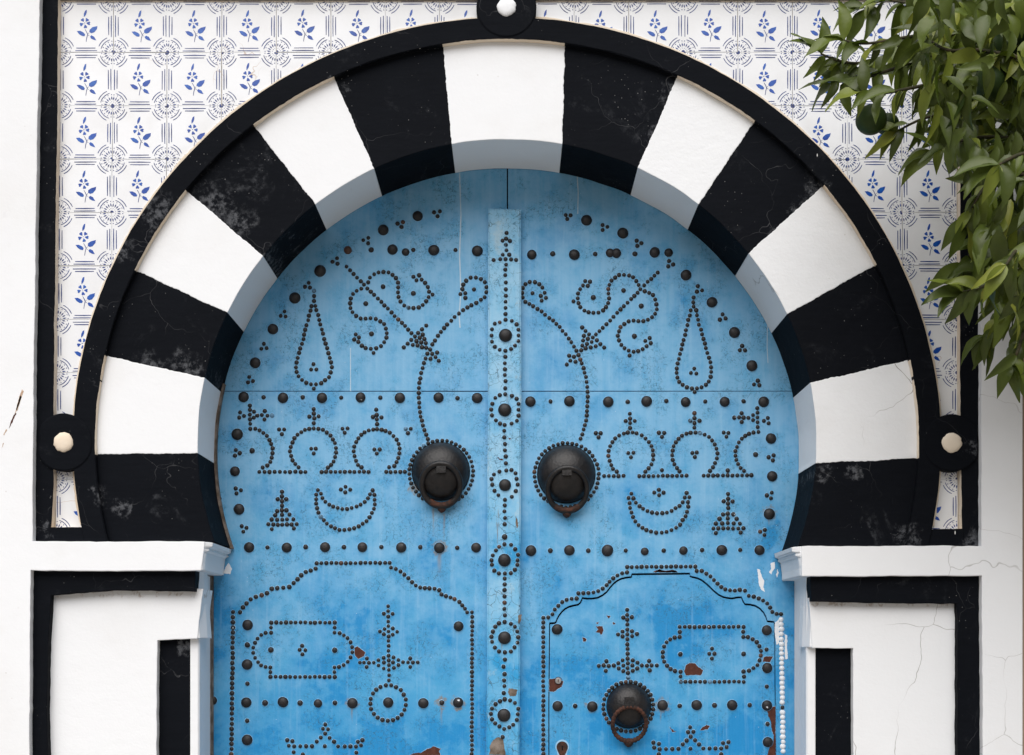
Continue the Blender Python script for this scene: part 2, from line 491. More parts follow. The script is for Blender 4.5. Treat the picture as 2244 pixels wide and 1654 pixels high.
def m_leaf():
    q = NT('citrus_leaf')
    oi = q.n("ShaderNodeObjectInfo")
    r = q.m('FRACT', q.m('ADD', oi.outputs["Random"], q.geo.outputs["Random Per Island"]))
    rp = q.n("ShaderNodeValToRGB"); q.l(r, rp.inputs[0])
    e = rp.color_ramp.elements
    e[0].position = 0.0; e[0].color = (0.008, 0.018, 0.002, 1)
    e[1].position = 1.0; e[1].color = (0.30, 0.31, 0.045, 1)
    for p, cc in ((0.42, (0.026, 0.048, 0.004, 1)), (0.72, (0.080, 0.118, 0.008, 1)), (0.88, (0.180, 0.215, 0.020, 1))):
        k = e.new(p); k.color = cc
    n = q.noise(30, 4)
    c = q.mix(q.ss(n, 0.4, 0.7, 0, 0.25), rp.outputs[0], (0.070, 0.092, 0.012))
    c = q.mix(q.m('MULTIPLY', q.geo.outputs["Backfacing"], 0.40), c, (0.115, 0.140, 0.035))
    q.color(c); q.set(0.34, 0.26)
    q.bump(q.noise(60, 4), 0.3, 0.003)
    tr = q.n("ShaderNodeBsdfTranslucent"); q.l(q.mix(0.5, c, (0.16, 0.24, 0.02)), tr.inputs[0])
    mx = q.n("ShaderNodeMixShader"); mx.inputs[0].default_value = 0.14
    q.t.links.new(q.b.outputs[0], mx.inputs[1]); q.t.links.new(tr.outputs[0], mx.inputs[2])
    q.t.links.new(mx.outputs[0], q.out.inputs[0])
    return q.mat
M['leaf'] = m_leaf()
M['twig'] = m_simple('twig_bark', (0.030, 0.032, 0.016), (0.07, 0.055, 0.03), 30, 0.8, 0.2)
M['bark'] = m_simple('trunk_bark', (0.10, 0.08, 0.06), (0.18, 0.15, 0.12), 14, 0.9, 0.2, 0, 0.8, 0.01)
M['fruit'] = m_simple('unripe_orange', (0.018, 0.036, 0.008), (0.032, 0.054, 0.012), 20, 0.5, 0.2, 0, 0.4, 0.002)

# ------------------------------------------------------------------ ground
mb = MB(); mb.add([(-40, -40, 0), (40, -40, 0), (40, 40, 0), (-40, 40, 0)], [(0, 1, 2, 3)])
go = link("ground", mb.mesh("ground", [M['ground']])); go["kind"] = "structure"

# ------------------------------------------------------------------ house wall
G = GROUND_PY
FW, FB, FP = -0.050, -0.026, 0.0      # planes: outer wall, black band, inner panels
LIP = []
wall_outline = [(-2200, -1000), (2241, -1000), (2241, G), (2157, G), (2154, 1640), (2152, 1262), (1757, 1262), (1757, 1196),
                (2151, 1196), (2150, 850), (2148, -52), (88, -52), (80, 400), (74, 850), (71, 1186), (449, 1186),
                (440, 1250), (67, 1250), (64, 1640), (62, G), (-2200, G)]
house = thing("house_wall", P(1110, G, 0), "whitewashed house wall with recessed black painted bands round the arched blue doorway", "wall")
mb = MB()
inner = wall_outline[3:20]
poly = [(-2200, -1000), (2241, -1000), (2241, G)] + wob(inner, 1.3, 14, 1, closed=False) + [(-2200, G)]
mb.prism(poly, FW, 0.30)
part("plaster", mb, M['white'], house)
# impost mouldings that turn into the doorway
def impost(sgn, x0, top, bot, xw):
    mb = MB()
    zt, zb = P(0, top, FW).z, P(0, bot, FW).z
    h = zt - zb
    X = P(x0, 0, FW).x
    prof = [(0.0, 0.0), (0.0, 0.24), (0.004, 0.62), (0.012, 0.70), (0.010, 0.78), (0.020, 0.84), (0.022, 0.98), (0.012, 1.0)]
    for (o1, t1), (o2, t2) in zip(prof, prof[1:]):
        za, zb2 = zb + h * t1, zb + h * t2
        def edge(o): return [(X - sgn * 0.02, FW + 0.006), (X + sgn * (o * 0.35), FW + 0.003), (X + sgn * (o + 0.004), FW + 0.016), (X + sgn * (o + 0.003), DY + 0.001), (X - sgn * 0.02, DY + 0.001)]
        e1, e2 = edge(o1), edge(o2)
        n = len(e1)
        b = len(mb.v)
        mb.v += [Vector((a, c, za)) for a, c in e1] + [Vector((a, c, zb2)) for a, c in e2]
        for i in range(n):
            j = (i + 1) % n
            mb.f.append([b + i, b + j, b + n + j, b + n + i]); mb.m.append(0)
        mb.f.append([b + i for i in range(n)]); mb.m.append(0)
        mb.f.append([b + n + i for i in range(n)][::-1]); mb.m.append(0)
    return mb
part("impost", impost(1, 443, 1187, 1249, 0), M['white_rough'], house)
part("impost", impost(-1, 1758, 1197, 1261, 0), M['white_rough'], house)

# upper black frame band (with cream returns towards the tiles)
mb = MB()
mb.prism(wob([(80, -60), (127, -60), (126, 200), (122, 520), (117, 868), (117, 1040), (113, 1156), (113, 1190), (60, 1190), (66, 850), (72, 400)], 1.2, 9, 2), FB, 0.10, 0, 1)
part("black_band", mb, [M['black'], M['cream']], house)
mb = MB()
mb.prism(wob([(2104, -60), (2160, -60), (2160, 1200), (2109, 1200), (2108, 1156), (2106, 1040), (2104, 870)], 1.2, 9, 3), FB, 0.10, 0, 1)
part("black_band", mb, [M['black'], M['cream']], house)
mb = MB(); mb.prism([(110, -58), (2120, -58), (2120, 1), (110, 1)], -0.006, 0.10, 0, 1)
part("black_band", mb, [M['black'], M['cream']], house)
mb = MB(); mb.prism(wob([(110, 1155), (176, 1155), (205, 1162), (205, 1190), (110, 1190)], 1, 8, 4), FB - 0.0012, 0.10, 0, 1)
part("black_band", mb, [M['black'], M['cream']], house)
mb = MB(); mb.prism(wob([(2046, 1158), (2112, 1158), (2112, 1200), (2020, 1200), (2020, 1166)], 1, 8, 5), FB - 0.0012, 0.10, 0, 1)
part("black_band", mb, [M['black'], M['cream']], house)

# lower black frames, panels, capitals, black slots, jambs
def lower(sgn):
    L = sgn > 0
    if L:
        band = [(58, 1243), (428, 1243), (427, 1296), (260, 1292), (112, 1303), (106, 1400), (103, 1560), (107, 1700), (107, G), (52, G), (58, 1640)]
        panel = [(96, 1290), (445, 1290), (433, 1399), (344, 1403), (343, 1700), (341, G), (96, G)]
        slot = (336, 424); slot_top = 1393
    else:
        band = [(2162, 1255), (1776, 1255), (1779, 1318), (1960, 1321), (2098, 1322), (2099, 1500), (2098, 1700), (2098, G), (2166, G)]
        panel = [(2110, 1310), (1772, 1310), (1780, 1419), (1869, 1420), (1870, 1700), (1871, G), (2110, G)]
        slot = (1780, 1880); slot_top = 1412
    mb = MB(); mb.prism(wob(band, 1.3, 8, 6 + L), FB, 0.10)
    part("black_band", mb, M['black'], house)
    mb = MB(); mb.prism(wob(panel, 1.0, 12, 8 + L), FP, 0.12)
    part("pier_panel", mb, M['panel'], house)
    mb = MB(); mb.prism([(slot[0], slot_top), (slot[1], slot_top), (slot[1], G), (slot[0], G)], 0.026, 0.13)
    part("black_slot", mb, M['black'], house)
    # jamb: plan outline, splayed towards the door
    xa = P(417 if L else 1787, 0, 0.022).x
    xb = P(437 if L else 1767, 0, 0.022).x
    xc = P(463 if L else 1741, 0, DY).x
    mb = MB(); mb.plan([(xa, 0.022), (xb - sgn * 0.004, 0.022), (xb, 0.027), (xc, DY + 0.001), (xa - sgn * 0.06, DY + 0.001), (xa - sgn * 0.06, 0.14), (xa, 0.14)],
                       0.0, P(0, 1256, 0.02).z)
    part("jamb", mb, M['white_rough'], house)
    # capital block above the slot
    mb = MB()
    x1, x2 = P(434 if L else 1778, 0, FP).x, P(425 if L else 1783, 0, FP).x
    xo = P(400 if L else 1800, 0, 0).x
    zt, zm, zb = P(0, 1292 if L else 1320, 0).z, P(0, 1300 if L else 1328, 0).z, P(0, 1398 if L else 1418, 0).z
    for (za, xe), (zc, xf) in (((zb, x1 + sgn * 0.004), (zm, x2 + sgn * 0.006)), ((zm, x2 + sgn * 0.006), (P(0, 1244 if L else 1256, 0.0).z, x2 + sgn * 0.003))):
        q1 = [(xo, 0.004), (xe, 0.004), (xe + sgn * 0.012, 0.05), (xe + sgn * 0.012, 0.10), (xo, 0.10)]
        q2 = [(xo, 0.004), (xf, 0.004), (xf + sgn * 0.012, 0.05), (xf + sgn * 0.012, 0.10), (xo, 0.10)]
        b = len(mb.v)
        mb.v += [Vector((a, c, za)) for a, c in q1] + [Vector((a, c, zc)) for a, c in q2]
        for i in range(5):
            j = (i + 1) % 5
            mb.f.append([b + i, b + j, b + 5 + j, b + 5 + i]); mb.m.append(0)
        mb.f.append([b + i for i in range(5)]); mb.m.append(0)
        mb.f.append([b + 5 + i for i in range(5)][::-1]); mb.m.append(0)
    part("capital", mb, M['white'] if L else M['white_rough'], house)
lower(1); lower(-1)
# scraped rust-brown gouge in the plaster, far left
for gi, gp in enumerate(([(48, 852), (52, 857), (44, 880), (36, 902), (31, 912), (38, 885)], [(33, 905), (36, 906), (26, 926), (19, 938), (24, 922)], [(44, 866), (47, 870), (38, 900), (35, 898)],
                         [(14, 940), (16, 942), (9, 954), (8, 952)], [(6, 970), (8, 971), (4, 981)])):
    mb = MB(); mb.prism(wob(gp, 1.0, 3, 140 + gi, 0.3), FW - 0.0005, FW + 0.002)
    part("gouge", mb, M['gouge'] if gi != 1 else M['bare'], house, label="brown scrape in the white plaster")

nb = thing("neighbouring_wall", P(2600, G, 0.1), "ochre neighbouring wall, a sliver at the far right edge", "wall")
mb = MB(); mb.prism([(2236, -1000), (4200, -1000), (4200, G), (2236, G)], 0.02, 0.3)
part("plaster", mb, M['ochre'], nb)

# ------------------------------------------------------------------ the arch
ACX, ACY = 1111.0, 970.0
IN, OUT, RING = (678.0, 665.0), (902.0, 884.0), (951.0, 932.0)
YV, YR = -0.012, -0.031
def ell(e, t): return (ACX + e[0] * math.cos(t), ACY - e[1] * math.sin(t))
def ang(e, p): return math.atan2((ACY - p[1]) / e[1], (p[0] - ACX) / e[0])
def t_at(e, y, left):
    s = math.asin((ACY - y) / e[1]); return math.pi - s if left else s
arch = thing("horseshoe_arch", P(1111, 1190, 0), "horseshoe arch of alternating black and white blocks over the blue door", "arch")
bnd = [((210, 995), (432, 993)), ((232, 779), (447, 827)), ((296, 592), (501, 686)), ((411, 419), (577, 561)), ((558, 278), (690, 447)),
       ((735, 175), (818, 365)), ((970, 95), (990, 316)), ((1238, 95), (1232, 316)), ((1483, 170), (1400, 362)), ((1650, 270), (1530, 448)),
       ((1802, 408), (1644, 552)), ((1920, 580), (1723, 689)), ((1997, 788), (1777, 838)), ((2017, 1004), (1787, 1015))]
tb = [(t_at(OUT, 1187, True), t_at(IN, 1187, True))]
for o, i in bnd:
    to, ti = ang(OUT, o), ang(IN, i)
    if o[0] < ACX and to < -1: to += 2 * math.pi
    if i[0] < ACX and ti < -1: ti += 2 * math.pi
    tb.append((to, ti))
tb.append((t_at(OUT, 1197, False), t_at(IN, 1197, False)))
def bline(k):
    a, b = ell(OUT, tb[k][0]), ell(IN, tb[k][1])
    if k in (0, len(tb) - 1): return [a, b]
    return wob([a, b], 1.5, 3.0, 20 + k, 0.16, False)[:-1] + [b]
lines = [bline(k) for k in range(len(tb))]
for k in range(len(tb) - 1):
    white = k % 2 == 1
    n = 16
    o0, o1 = tb[k][0], tb[k + 1][0]
    i0, i1 = tb[k][1], tb[k + 1][1]
    outer = [ell(OUT, o0 + (o1 - o0) * j / n) for j in range(1, n)]
    innr = [ell(IN, i1 + (i0 - i1) * j / n) for j in range(1, n)]
    innr = [(x + 1.2 * noise.noise(Vector((x * .02, y * .02, 3))), y + 1.2 * noise.noise(Vector((x * .02, y * .02, 8)))) for x, y in innr]
    pl = lines[k][::-1] + outer + lines[k + 1] + innr
    mb = MB(); mb.prism(pl, YV, DY + 0.001)
    # return under the projecting moulding, cream-stained on the white blocks
    arc = [ell(OUT, o0 + (o1 - o0) * j / n) for j in range(n + 1)]
    arc2 = [ell((OUT[0] + 7, OUT[1] + 7), o0 + (o1 - o0) * j / n) for j in range(n + 1)]
    mb.prism(wob(arc, 0.8, 9, 31, 0.1, False) + wob(arc2, 0.5, 9, 32, 0.1, False)[::-1], YR + 0.001, YV + 0.004, 1)
    bm_ = (M['white'] if k < 9 else M['white_rough']) if white else (M['black_worn'] if k in (0, 14, 4, 2) else M['black'])
    part("voussoir", mb, [bm_, M['cream'] if white else bm_], arch)
# black moulding round the blocks
def arcpts(e, t0, t1, n=110): return [ell(e, t0 + (t1 - t0) * i / n) for i in range(n + 1)]
oo = arcpts(RING, t_at(RING, 1187, True), t_at(RING, 1197, False))
ii = arcpts((OUT[0] + 1.5, OUT[1] + 1.5), t_at(OUT, 1187, True), t_at(OUT, 1197, False))
mb = MB(); mb.prism(wob(oo, 1.0, 12, 41, 0.03, False) + wob(ii, 0.9, 5, 42, 0.11, False)[::-1], YR, 0.02)
part("moulding", mb, M['black'], arch)
oo2 = arcpts((RING[0] + 3.2, RING[1] + 3.2), t_at(RING, 1150, True), t_at(RING, 1152, False))
ii2 = arcpts((RING[0] - 4, RING[1] - 4), t_at(RING, 1150, True), t_at(RING, 1152, False))
mb = MB(); mb.prism(wob(oo2, 2.0, 9, 43, 0.08, False) + ii2[::-1], -0.004, 0.02)
part("mortar_fillet", mb, M['cream'], arch)
for bi, (bx, by, br) in enumerate(((139, 969, 22), (2086, 970, 22), (1110, 15, 21))):
    mb = MB()
    rr = 63 if bi < 2 else 66
    c = P(bx, by, YR - 0.007)
    R = rr * K
    circ = [(bx + rr * math.cos(i * math.pi / 30), by + rr * math.sin(i * math.pi / 30)) for i in range(60)]
    lo_, hi_ = ((86, 999) if bi == 0 else (0, 2141) if bi == 1 else (1042, 1181))
    def loop(sc): return wob([(min(max(bx + (x - bx) * sc, lo_), hi_), by + (y - by) * sc) for x, y in circ], 0.8, 30, 130 + bi)
    mb.prism(loop(1.0), YR - 0.0009, 0.02)
    mb.prism(loop(0.965), YR - 0.0016, YR)
    c = P(bx, by, YR - 0.0016)
    lo = part("moulding_loop", mb, M['black'], arch)
    mb = MB()
    rb = br * K
    mb.lathe(P(bx, by, YR - 0.0016), [(rb, -0.006), (rb * 0.98, 0.0005), (rb * 0.86, 0.0042), (rb * 0.5, 0.0062), (0, 0.0068)], 26, 0, 0.05, random.Random(9 + bi))
    part("boss", mb, M['cream'] if bi < 2 else M['white'], lo, smooth=True)

# ------------------------------------------------------------------ tile panels
TW, TH = 972.0, 955.0        # drawing units of one tile
def tile_print(mb, seed, w, h, yf):
    """printed sprig, border lines and corner rosettes as 0.3 mm glaze relief; local x 0..w, z 0..-h"""
    rg = random.Random(seed)
    jx, jy = rg.uniform(-8, 8), rg.uniform(-8, 8)
    def T(x, y): return Vector((x / TW * w, yf, -y / TH * h))
    def poly(pts, mi, amp=3):
        pts = [(x - 1068 + rg.uniform(-amp, amp), y - 130 + rg.uniform(-amp, amp)) for x, y in pts]
        mb.prism3([T(*q) for q in pts], 0.0004, mi, mi)
    def fl(pts, mi=1): poly([(x + jx, y + jy) for x, y in pts], mi)
    fl([(1503, 455), (1506, 400), (1528, 345), (1558, 322), (1557, 372), (1545, 418), (1520, 447)])
    c0 = (1523, 562)
    for a in (128, 55, -8, -82, 200):
        a = math.radians(a + rg.uniform(-4, 4)); pts = []
        for r, da in ((24, 0), (58, -20), (86, -22), (96, -10), (88, 0), (97, 11), (84, 23), (57, 20)):
            b = a + math.radians(da); pts.append((c0[0] + r * math.cos(b), c0[1] - r * math.sin(b)))
        fl(pts)
    fl([(c0[0] - 7, c0[1] - 6), (c0[0] + 6, c0[1] - 8), (c0[0] + 7, c0[1] + 6), (c0[0] - 6, c0[1] + 7)], 2)
    fl([(1380, 706), (1440, 703), (1498, 730), (1529, 768), (1517, 797), (1470, 795), (1420, 762)])
    fl([(1747, 616), (1737, 670), (1692, 730), (1640, 747), (1603, 722), (1608, 680), (1660, 640)])
    fl([(1613, 803), (1640, 782), (1690, 805), (1727, 872), (1680, 862), (1630, 842)])
    def ribbon(pts, wd, mi=2, taper=True):
        L, R2 = [], []
        n = len(pts)
        for i, (x, y) in enumerate(pts):
            a, b = pts[max(i - 1, 0)], pts[min(i + 1, n - 1)]
            dx, dy = b[0] - a[0], b[1] - a[1]; l = math.hypot(dx, dy) or 1
            k = wd / 2 * rg.uniform(0.8, 1.15) * (0.75 if taper and i in (0, n - 1) else 1)
            L.append((x - dy / l * k, y + dx / l * k)); R2.append((x + dy / l * k, y - dx / l * k))
        poly(L + R2[::-1], mi, 0.5)
    ribbon([(1527 + jx, 678 + jy), (1555 + jx, 725 + jy), (1572 + jx, 768 + jy), (1556 + jx, 825 + jy), (1546 + jx, 897 + jy)], 12)
    ribbon([(1572 + jx, 768 + jy), (1602 + jx, 792 + jy)], 9); ribbon([(1574 + jx, 757 + jy), (1598 + jx, 738 + jy)], 8)
    lw = 18
    for y, a, b in ((1010, 1385, 1722), (1055, 1352, 1742), (180, 1360, 1757), (224, 1387, 1728)):
        ribbon([(a + rg.uniform(-8, 8), y), ((a + b) / 2, y + rg.uniform(-2, 2)), (b + rg.uniform(-8, 8), y)], lw)
    for x, a, b in ((1103, 430, 805), (1150, 455, 775), (1957, 450, 785), (2003, 430, 805)):
        ribbon([(x, a + rg.uniform(-8, 8)), (x + rg.uniform(-2, 2), (a + b) / 2), (x, b + rg.uniform(-8, 8))], lw)
    for cx, cy, sx, sy in ((1068, 130, 1, 1), (2040, 130, -1, 1), (1068, 1085, 1, -1), (2040, 1085, -1, -1)):
        def Q(r, a): a = math.radians(a); return (cx + sx * r * math.cos(a), cy + sy * r * math.sin(a))
        for r, a0, a1 in ((230, 15, 74), (280, 22, 67)):
            ribbon([Q(r, a0 + (a1 - a0) * i / 7) for i in range(8)], 14)
        for i in range(5):
            a = 10 + 17.5 * i
            poly([Q(100, a), Q(135, a + 5.2), Q(174, a + 0.6), Q(135, a - 5.2)], 2, 1)
            if i < 5:
                b = 6 + 19 * i
                q = Q(200, b); s = 11
                poly([(q[0] - s, q[1]), (q[0], q[1] - s), (q[0] + s, q[1]), (q[0], q[1] + s)], 2, 1)
        for a in (20, 45, 70):
            q = Q(74, a); s = 7.5
            poly([(q[0] - s, q[1]), (q[0], q[1] - s), (q[0] + s, q[1]), (q[0], q[1] + s)], 2, 1)
        if rg.random() < 0.6:
            poly([Q(8, 5), Q(40, 8), Q(40, 45), Q(40, 82), Q(8, 85)], 2, 2)

def tile_mesh(seed, wpx, hpx):
    w, h = wpx * K, hpx * K
    g = 0.00055
    mb = MB()
    mb.prism3([Vector((g, 0, -g)), Vector((w - g, 0, -g)), Vector((w - g, 0, -h + g)), Vector((g, 0, -h + g))], 0.008, 0, 0)
    tile_print(mb, seed, w, h, -0.0003)
    return mb.mesh("tile", [M['tile'], M['tile_blue'], M['tile_line']])

def tile_panel(xs, name_label, x_lo, x_hi, shear, backing):
    root = thing("tile_panel", P((x_lo + x_hi) / 2, 1155, 0), name_label, "tiles", "glazed tile panels either side of the arch")
    mb = MB(); mb.prism(backing, 0.0045, 0.20)
    part("mortar_bed", mb, M['mortar'], root)
    vs = [tile_mesh(100 + i, xs[1] - xs[0], 117) for i in range(6)]
    rg = random.Random(int(x_lo))
    e = (RING[0] - 14, RING[1] - 14)
    for r in range(10):
        for c in range(len(xs) - 1):
            x0 = xs[c] - shear * r; y0 = -2.5 + 117.0 * r
            x1 = x0 + (xs[c + 1] - xs[c]); y1 = y0 + 117
            # leave out those wholly behind the moulding
            far = max(((x - ACX) / e[0]) ** 2 + ((y - ACY) / e[1]) ** 2 for x in (x0, x1) for y in (y0, y1))
            if far < 1 or x1 < x_lo or x0 > x_hi: continue
            me = rg.choice(vs)
            o = link("tile", me, root, P(x0, y0, rg.uniform(-0.0006, 0.0006)))
            o.rotation_euler = (rg.uniform(-.003, .003), rg.uniform(-.006, .006), rg.uniform(-.003, .003))
            o.location.x += rg.uniform(-.0007, .0007); o.location.z += rg.uniform(-.0007, .0007)
MIDR = (920.0, 902.0)
bl = [(100, -40), (1100, -40)] + arcpts(MIDR, math.pi / 2 + 0.01, t_at(MIDR, 1170, True), 50) + [(100, 1170)]
br = [(1122, -40), (2125, -40), (2125, 1172)] + arcpts(MIDR, t_at(MIDR, 1172, False), math.pi / 2 - 0.01, 50)
tile_panel([129 + 119.2 * i for i in range(9)], "blue sprig glazed tiles in the left spandrel, clear of any foliage", 110, 1078, 0.9, bl)
tile_panel([1138.5 + 119.6 * i for i in range(9)], "blue sprig glazed tiles in the right spandrel, partly hidden behind orange tree leaves", 1142, 2110, -0.4, br)

# ------------------------------------------------------------------ door: nail positions read off the photograph
CR = {'A': (460, 440, 5.506), 'B': (740, 440, 5.506), 'C': (460, 700, 5.506), 'D': (740, 700, 5.506), 'E': (460, 960, 5.506), 'F': (760, 940, 5.506),
      'G': (460, 1204, 5.506), 'H': (760, 1204, 5.506), 'I': (460, 1404, 6.607), 'J': (760, 1404, 6.607), 'K': (1040, 440, 4.13), 'L': (1040, 840, 4.13),
      'M': (1040, 1240, 3.99), 'N': (1130, 440, 5.506), 'O': (1430, 560, 5.506), 'P': (1130, 700, 5.506), 'Q': (1430, 840, 5.506), 'R': (1130, 940, 5.506),
      'S': (1430, 1100, 5.506), 'T': (1130, 1204, 5.506), 'U': (1430, 1354, 5.506), 'V': (1130, 1404, 6.607)}
def cv(c, flat):
    ox, oy, s = CR[c]
    return [(ox + flat[i] / s, oy + flat[i + 1] / s) for i in range(0, len(flat), 2)]
RN = random.Random(5)
def pts(lst, c, *flat, r=4.9):
    for x, y in cv(c, flat): lst.append((x, y, r * RN.uniform(0.92, 1.08), 0))
def rad(lst, c, *flat):
    ox, oy, s = CR[c]
    for i in range(0, len(flat), 3): lst.append((ox + flat[i] / s, oy + flat[i + 1] / s, flat[i + 2] / s, 0))
def row(lst, p, q, n, r=4.9, kind=0):
    for i in range(n):
        t = i / (n - 1)
        lst.append((p[0] + (q[0] - p[0]) * t + RN.uniform(-.5, .5), p[1] + (q[1] - p[1]) * t + RN.uniform(-.5, .5), r * RN.uniform(0.9, 1.08), kind))
def ringn(lst, c, R, n, r=4.8, skip=()):
    for i in range(n):
        a = 2 * math.pi * i / n + 0.1
        lst.append((c[0] + R * math.cos(a) + RN.uniform(-.5, .5), c[1] + R * math.sin(a) + RN.uniform(-.5, .5), r * RN.uniform(.9, 1.06), 0))

LN, RNL, WN, BN = [], [], [], []
# --- left leaf
pts(LN, 'A', 1257,1085, 1257,1148, 1257,1208, 1225,1270, 1215,1325, 1195,1385, 1187,1440, 1165,1500, 1150,1555, 1137,1612, 1365,1600, 1352,1550, 1332,1490, 1320,1437, 1307,1378, 1285,1318, 1275,1268)
pts(LN, 'C', 1130,236, 1112,292, 1090,348, 1077,402, 1060,463, 1047,517, 1038,577, 1047,631, 1070,684, 1112,728, 1163,763, 1220,780, 1280,780, 1343,767, 1390,731, 1437,695, 1457,636, 1472,574, 1462,516, 1447,462, 1430,405, 1416,345, 1396,289, 1380,236, 1253,833, 1250,538, 1222,602, 1285,602)
pts(LN, 'B', 107,793, 150,838, 193,882, 232,927, 280,970, 318,1010, 357,1058, 400,1095, 440,1133, 485,1178, 527,1217, 563,1260, 605,1298, 650,1345, 687,1390, 730,1430, 775,1470, 812,1508, 850,1552, 890,1595)
pts(LN, 'B', 368,983, 390,925, 440,885, 493,863, 552,858, 613,863, 662,893, 703,932, 727,985, 730,1043, 727,1103, 733,1160, 758,1213, 803,1262, 855,1288, 915,1292, 977,1285, 1027,1255, 1068,1210, 1097,1160, 1102,1095, 1088,1040, 1055,990, 1013,950, 983,898, 913,915, 950,958, 1145,1130)
rad(LN, 'B', 548,1035,31, 913,1115,32, 340,1240,31)
pts(LN, 'B', 285,1060, 230,1085, 185,1123, 158,1178, 150,1235, 155,1293, 178,1343, 223,1388, 277,1418, 337,1420, 397,1415, 460,1423, 515,1453, 560,1485, 582,1540, 593,1595)
pts(LN, 'D', 588,218, 560,273, 523,320, 465,345, 400,352, 337,342, 292,315, 250,270, 200,240, 218,178, 257,215, 433,403)
rad(LN, 'D', 408,172,33)
pts(LN, 'B', 1540,1170, 1480,1125, 1540,1113, 1505,1065, 1515,1010, 1550,963, 1605,925, 1668,925, 1727,943, 1775,980, 1795,1040, 1793,1100, 1773,1162, 1727,1193, 1672,1230, 1613,1258, 1565,1285, 1513,1317, 1463,1358, 1410,1400, 1370,1445, 1320,1490, 1285,1533, 1245,1580)
pts(LN, 'D', 1210,195, 1173,252, 1142,298, 1115,360, 1083,410, 1060,468, 1040,523, 1025,585, 1007,643, 997,708, 985,762, 980,825, 978,883, 978,942, 983,1002, 985,1058, 993,1115, 1000,1170, 1017,1218, 1028,1277, 1047,1333, 1068,1387, 1087,1440)
rad(LN, 'B', 1645,1068,27)
pts(LN, 'D', 1068,72, 1017,117, 970,160, 1027,180, 932,203, 990,218, 1047,233, 887,245, 950,260, 1007,275, 1063,283, 845,290, 907,305, 963,312, 1017,333, 1068,340, 798,335, 1140,413, 1200,397, 1180,453, 1120,473, 1220,497)
rad(LN, 'A', 1330,847,73, 1025,1172,70, 760,1547,66, 1664,595,50)
rad(LN, 'B', 550,352,65, 965,185,63, 662,588,65, 820,618,48, 1160,595,68, 1685,605,67, 405,590,34, 912,592,28, 1422,593,27)
pts(LN, 'B', 1163,140, 1232,128, 1205,187, 722,275, 787,258, 770,315, 308,475, 370,447, 368,512)
pts(LN, 'A', 1480,735, 1535,692, 1540,758, 1148,1037, 1193,990, 1208,1047, 855,1387, 900,1335, 915,1395)
rad(LN, 'C', 548,523,66, 407,935,66, 882,945,66, 1353,945,66, 1818,940,63, 330,1385,70, 648,937,28, 1120,937,30, 1583,942,27)
pts(LN, 'C', 652,292, 622,353, 685,345, 475,693, 460,758, 520,743)
rad(LN, 'D', 750,945,64, 1217,942,64, 1683,947,65, 515,942,28, 1445,948,29)
pts(LN, 'C', 483,1038, 483,1090, 483,1147, 483,1203, 487,1257, 532,1112, 530,1183, 573,1157, 627,1152, 662,1103, 658,1205, 693,1160, 750,1158, 365,1120, 355,1183, 412,1163, 1253,1080, 1253,1133, 1200,1170, 1312,1167, 1260,1190, 1253,1250, 835,1325, 897,1325, 868,1382)
pts(LN, 'D', 465,1087, 470,1150, 425,1175, 527,1180, 472,1203, 475,1260, 57,1317, 120,1312, 85,1365, 820,1317, 882,1317, 847,1370)
pts(LN, 'C', 488,1318, 548,1318, 598,1337, 645,1368, 688,1403, 720,1455, 740,1500, 758,1553)
pts(LN, 'E', 755,180, 745,235, 730,285, 692,328, 637,352)
rad(LN, 'C', 510,1583,35)
pts(LN, 'E', 1070,350, 1030,310, 997,265, 980,213, 965,157, 977,105, 1520,118, 1523,172, 1510,225, 1493,280, 1462,322, 1423,353, 1222,125, 1277,125, 1252,183)
pts(LN, 'C', 997,1482, 1020,1430, 1058,1388, 1102,1358, 1147,1330, 1198,1318, 1253,1313, 1308,1318, 1363,1330, 1410,1362, 1455,1398, 1483,1445, 1508,1490)
pts(LN, 'F', 177,460, 135,432, 112,382, 93,325, 83,267, 90,210, 113,155, 140,110, 175,68, 215,38, 265,15, 318,5, 365,0, 420,8, 468,20, 518,43, 563,83, 600,127, 625,178, 637,233, 633,290, 620,348, 600,398, 573,445, 510,458, 332,245, 397,245, 362,295)
row(LN, cv('E', (597,405))[0], cv('E', (1155,405))[0], 10)
row(LN, cv('E', (1347,405))[0], cv('F', (262,515))[0], 11)
row(LN, cv('F', (475,517))[0], cv('F', (700,517))[0], 5)
ringn(LN, (967, 1035), 70, 42)
pts(LN, 'E', 1303,625, 1283,680, 1283,735, 1283,787, 1293,843, 1310,897, 1338,948, 1375,988, 1410,1030, 1460,1062, 1508,1085, 1562,1105, 1622,1105, 1682,1098, 1740,1085, 1795,1062, 1843,1030, 1888,1000)
pts(LN, 'F', 275,1062, 302,1010, 327,960, 338,907, 335,852, 333,793, 312,738, 255,833, 280,785)
pts(LN, 'E', 1340,668, 1357,722, 1393,765, 1440,800, 1487,825, 1543,840, 1597,853, 1655,853, 1710,840, 1770,822, 1818,800, 1868,768, 1637,585, 1580,618, 1693,620, 1633,652)
pts(LN, 'E', 870,645, 870,700, 818,735, 922,735, 870,758, 870,812, 868,868, 812,880, 923,868, 788,928, 870,922, 960,920, 745,980, 812,983, 873,983, 930,978, 1007,978, 705,1037, 765,1040, 820,1045, 873,1042, 930,1040, 985,1040, 1048,1035, 747,1097, 1013,1088, r=5.1)
rad(LN, 'E', 303,400,62, 352,857,67, 473,1317,63, 98,730,46, 927,1320,63, 1390,1315,62, 1840,1315,60, 695,1317,28, 1155,1312,32, 1617,1313,30)
pts(LN, 'E', 313,143, 303,210, 360,180, 312,605, 375,627, 322,665, 385,1060, 443,1080, 403,1127)
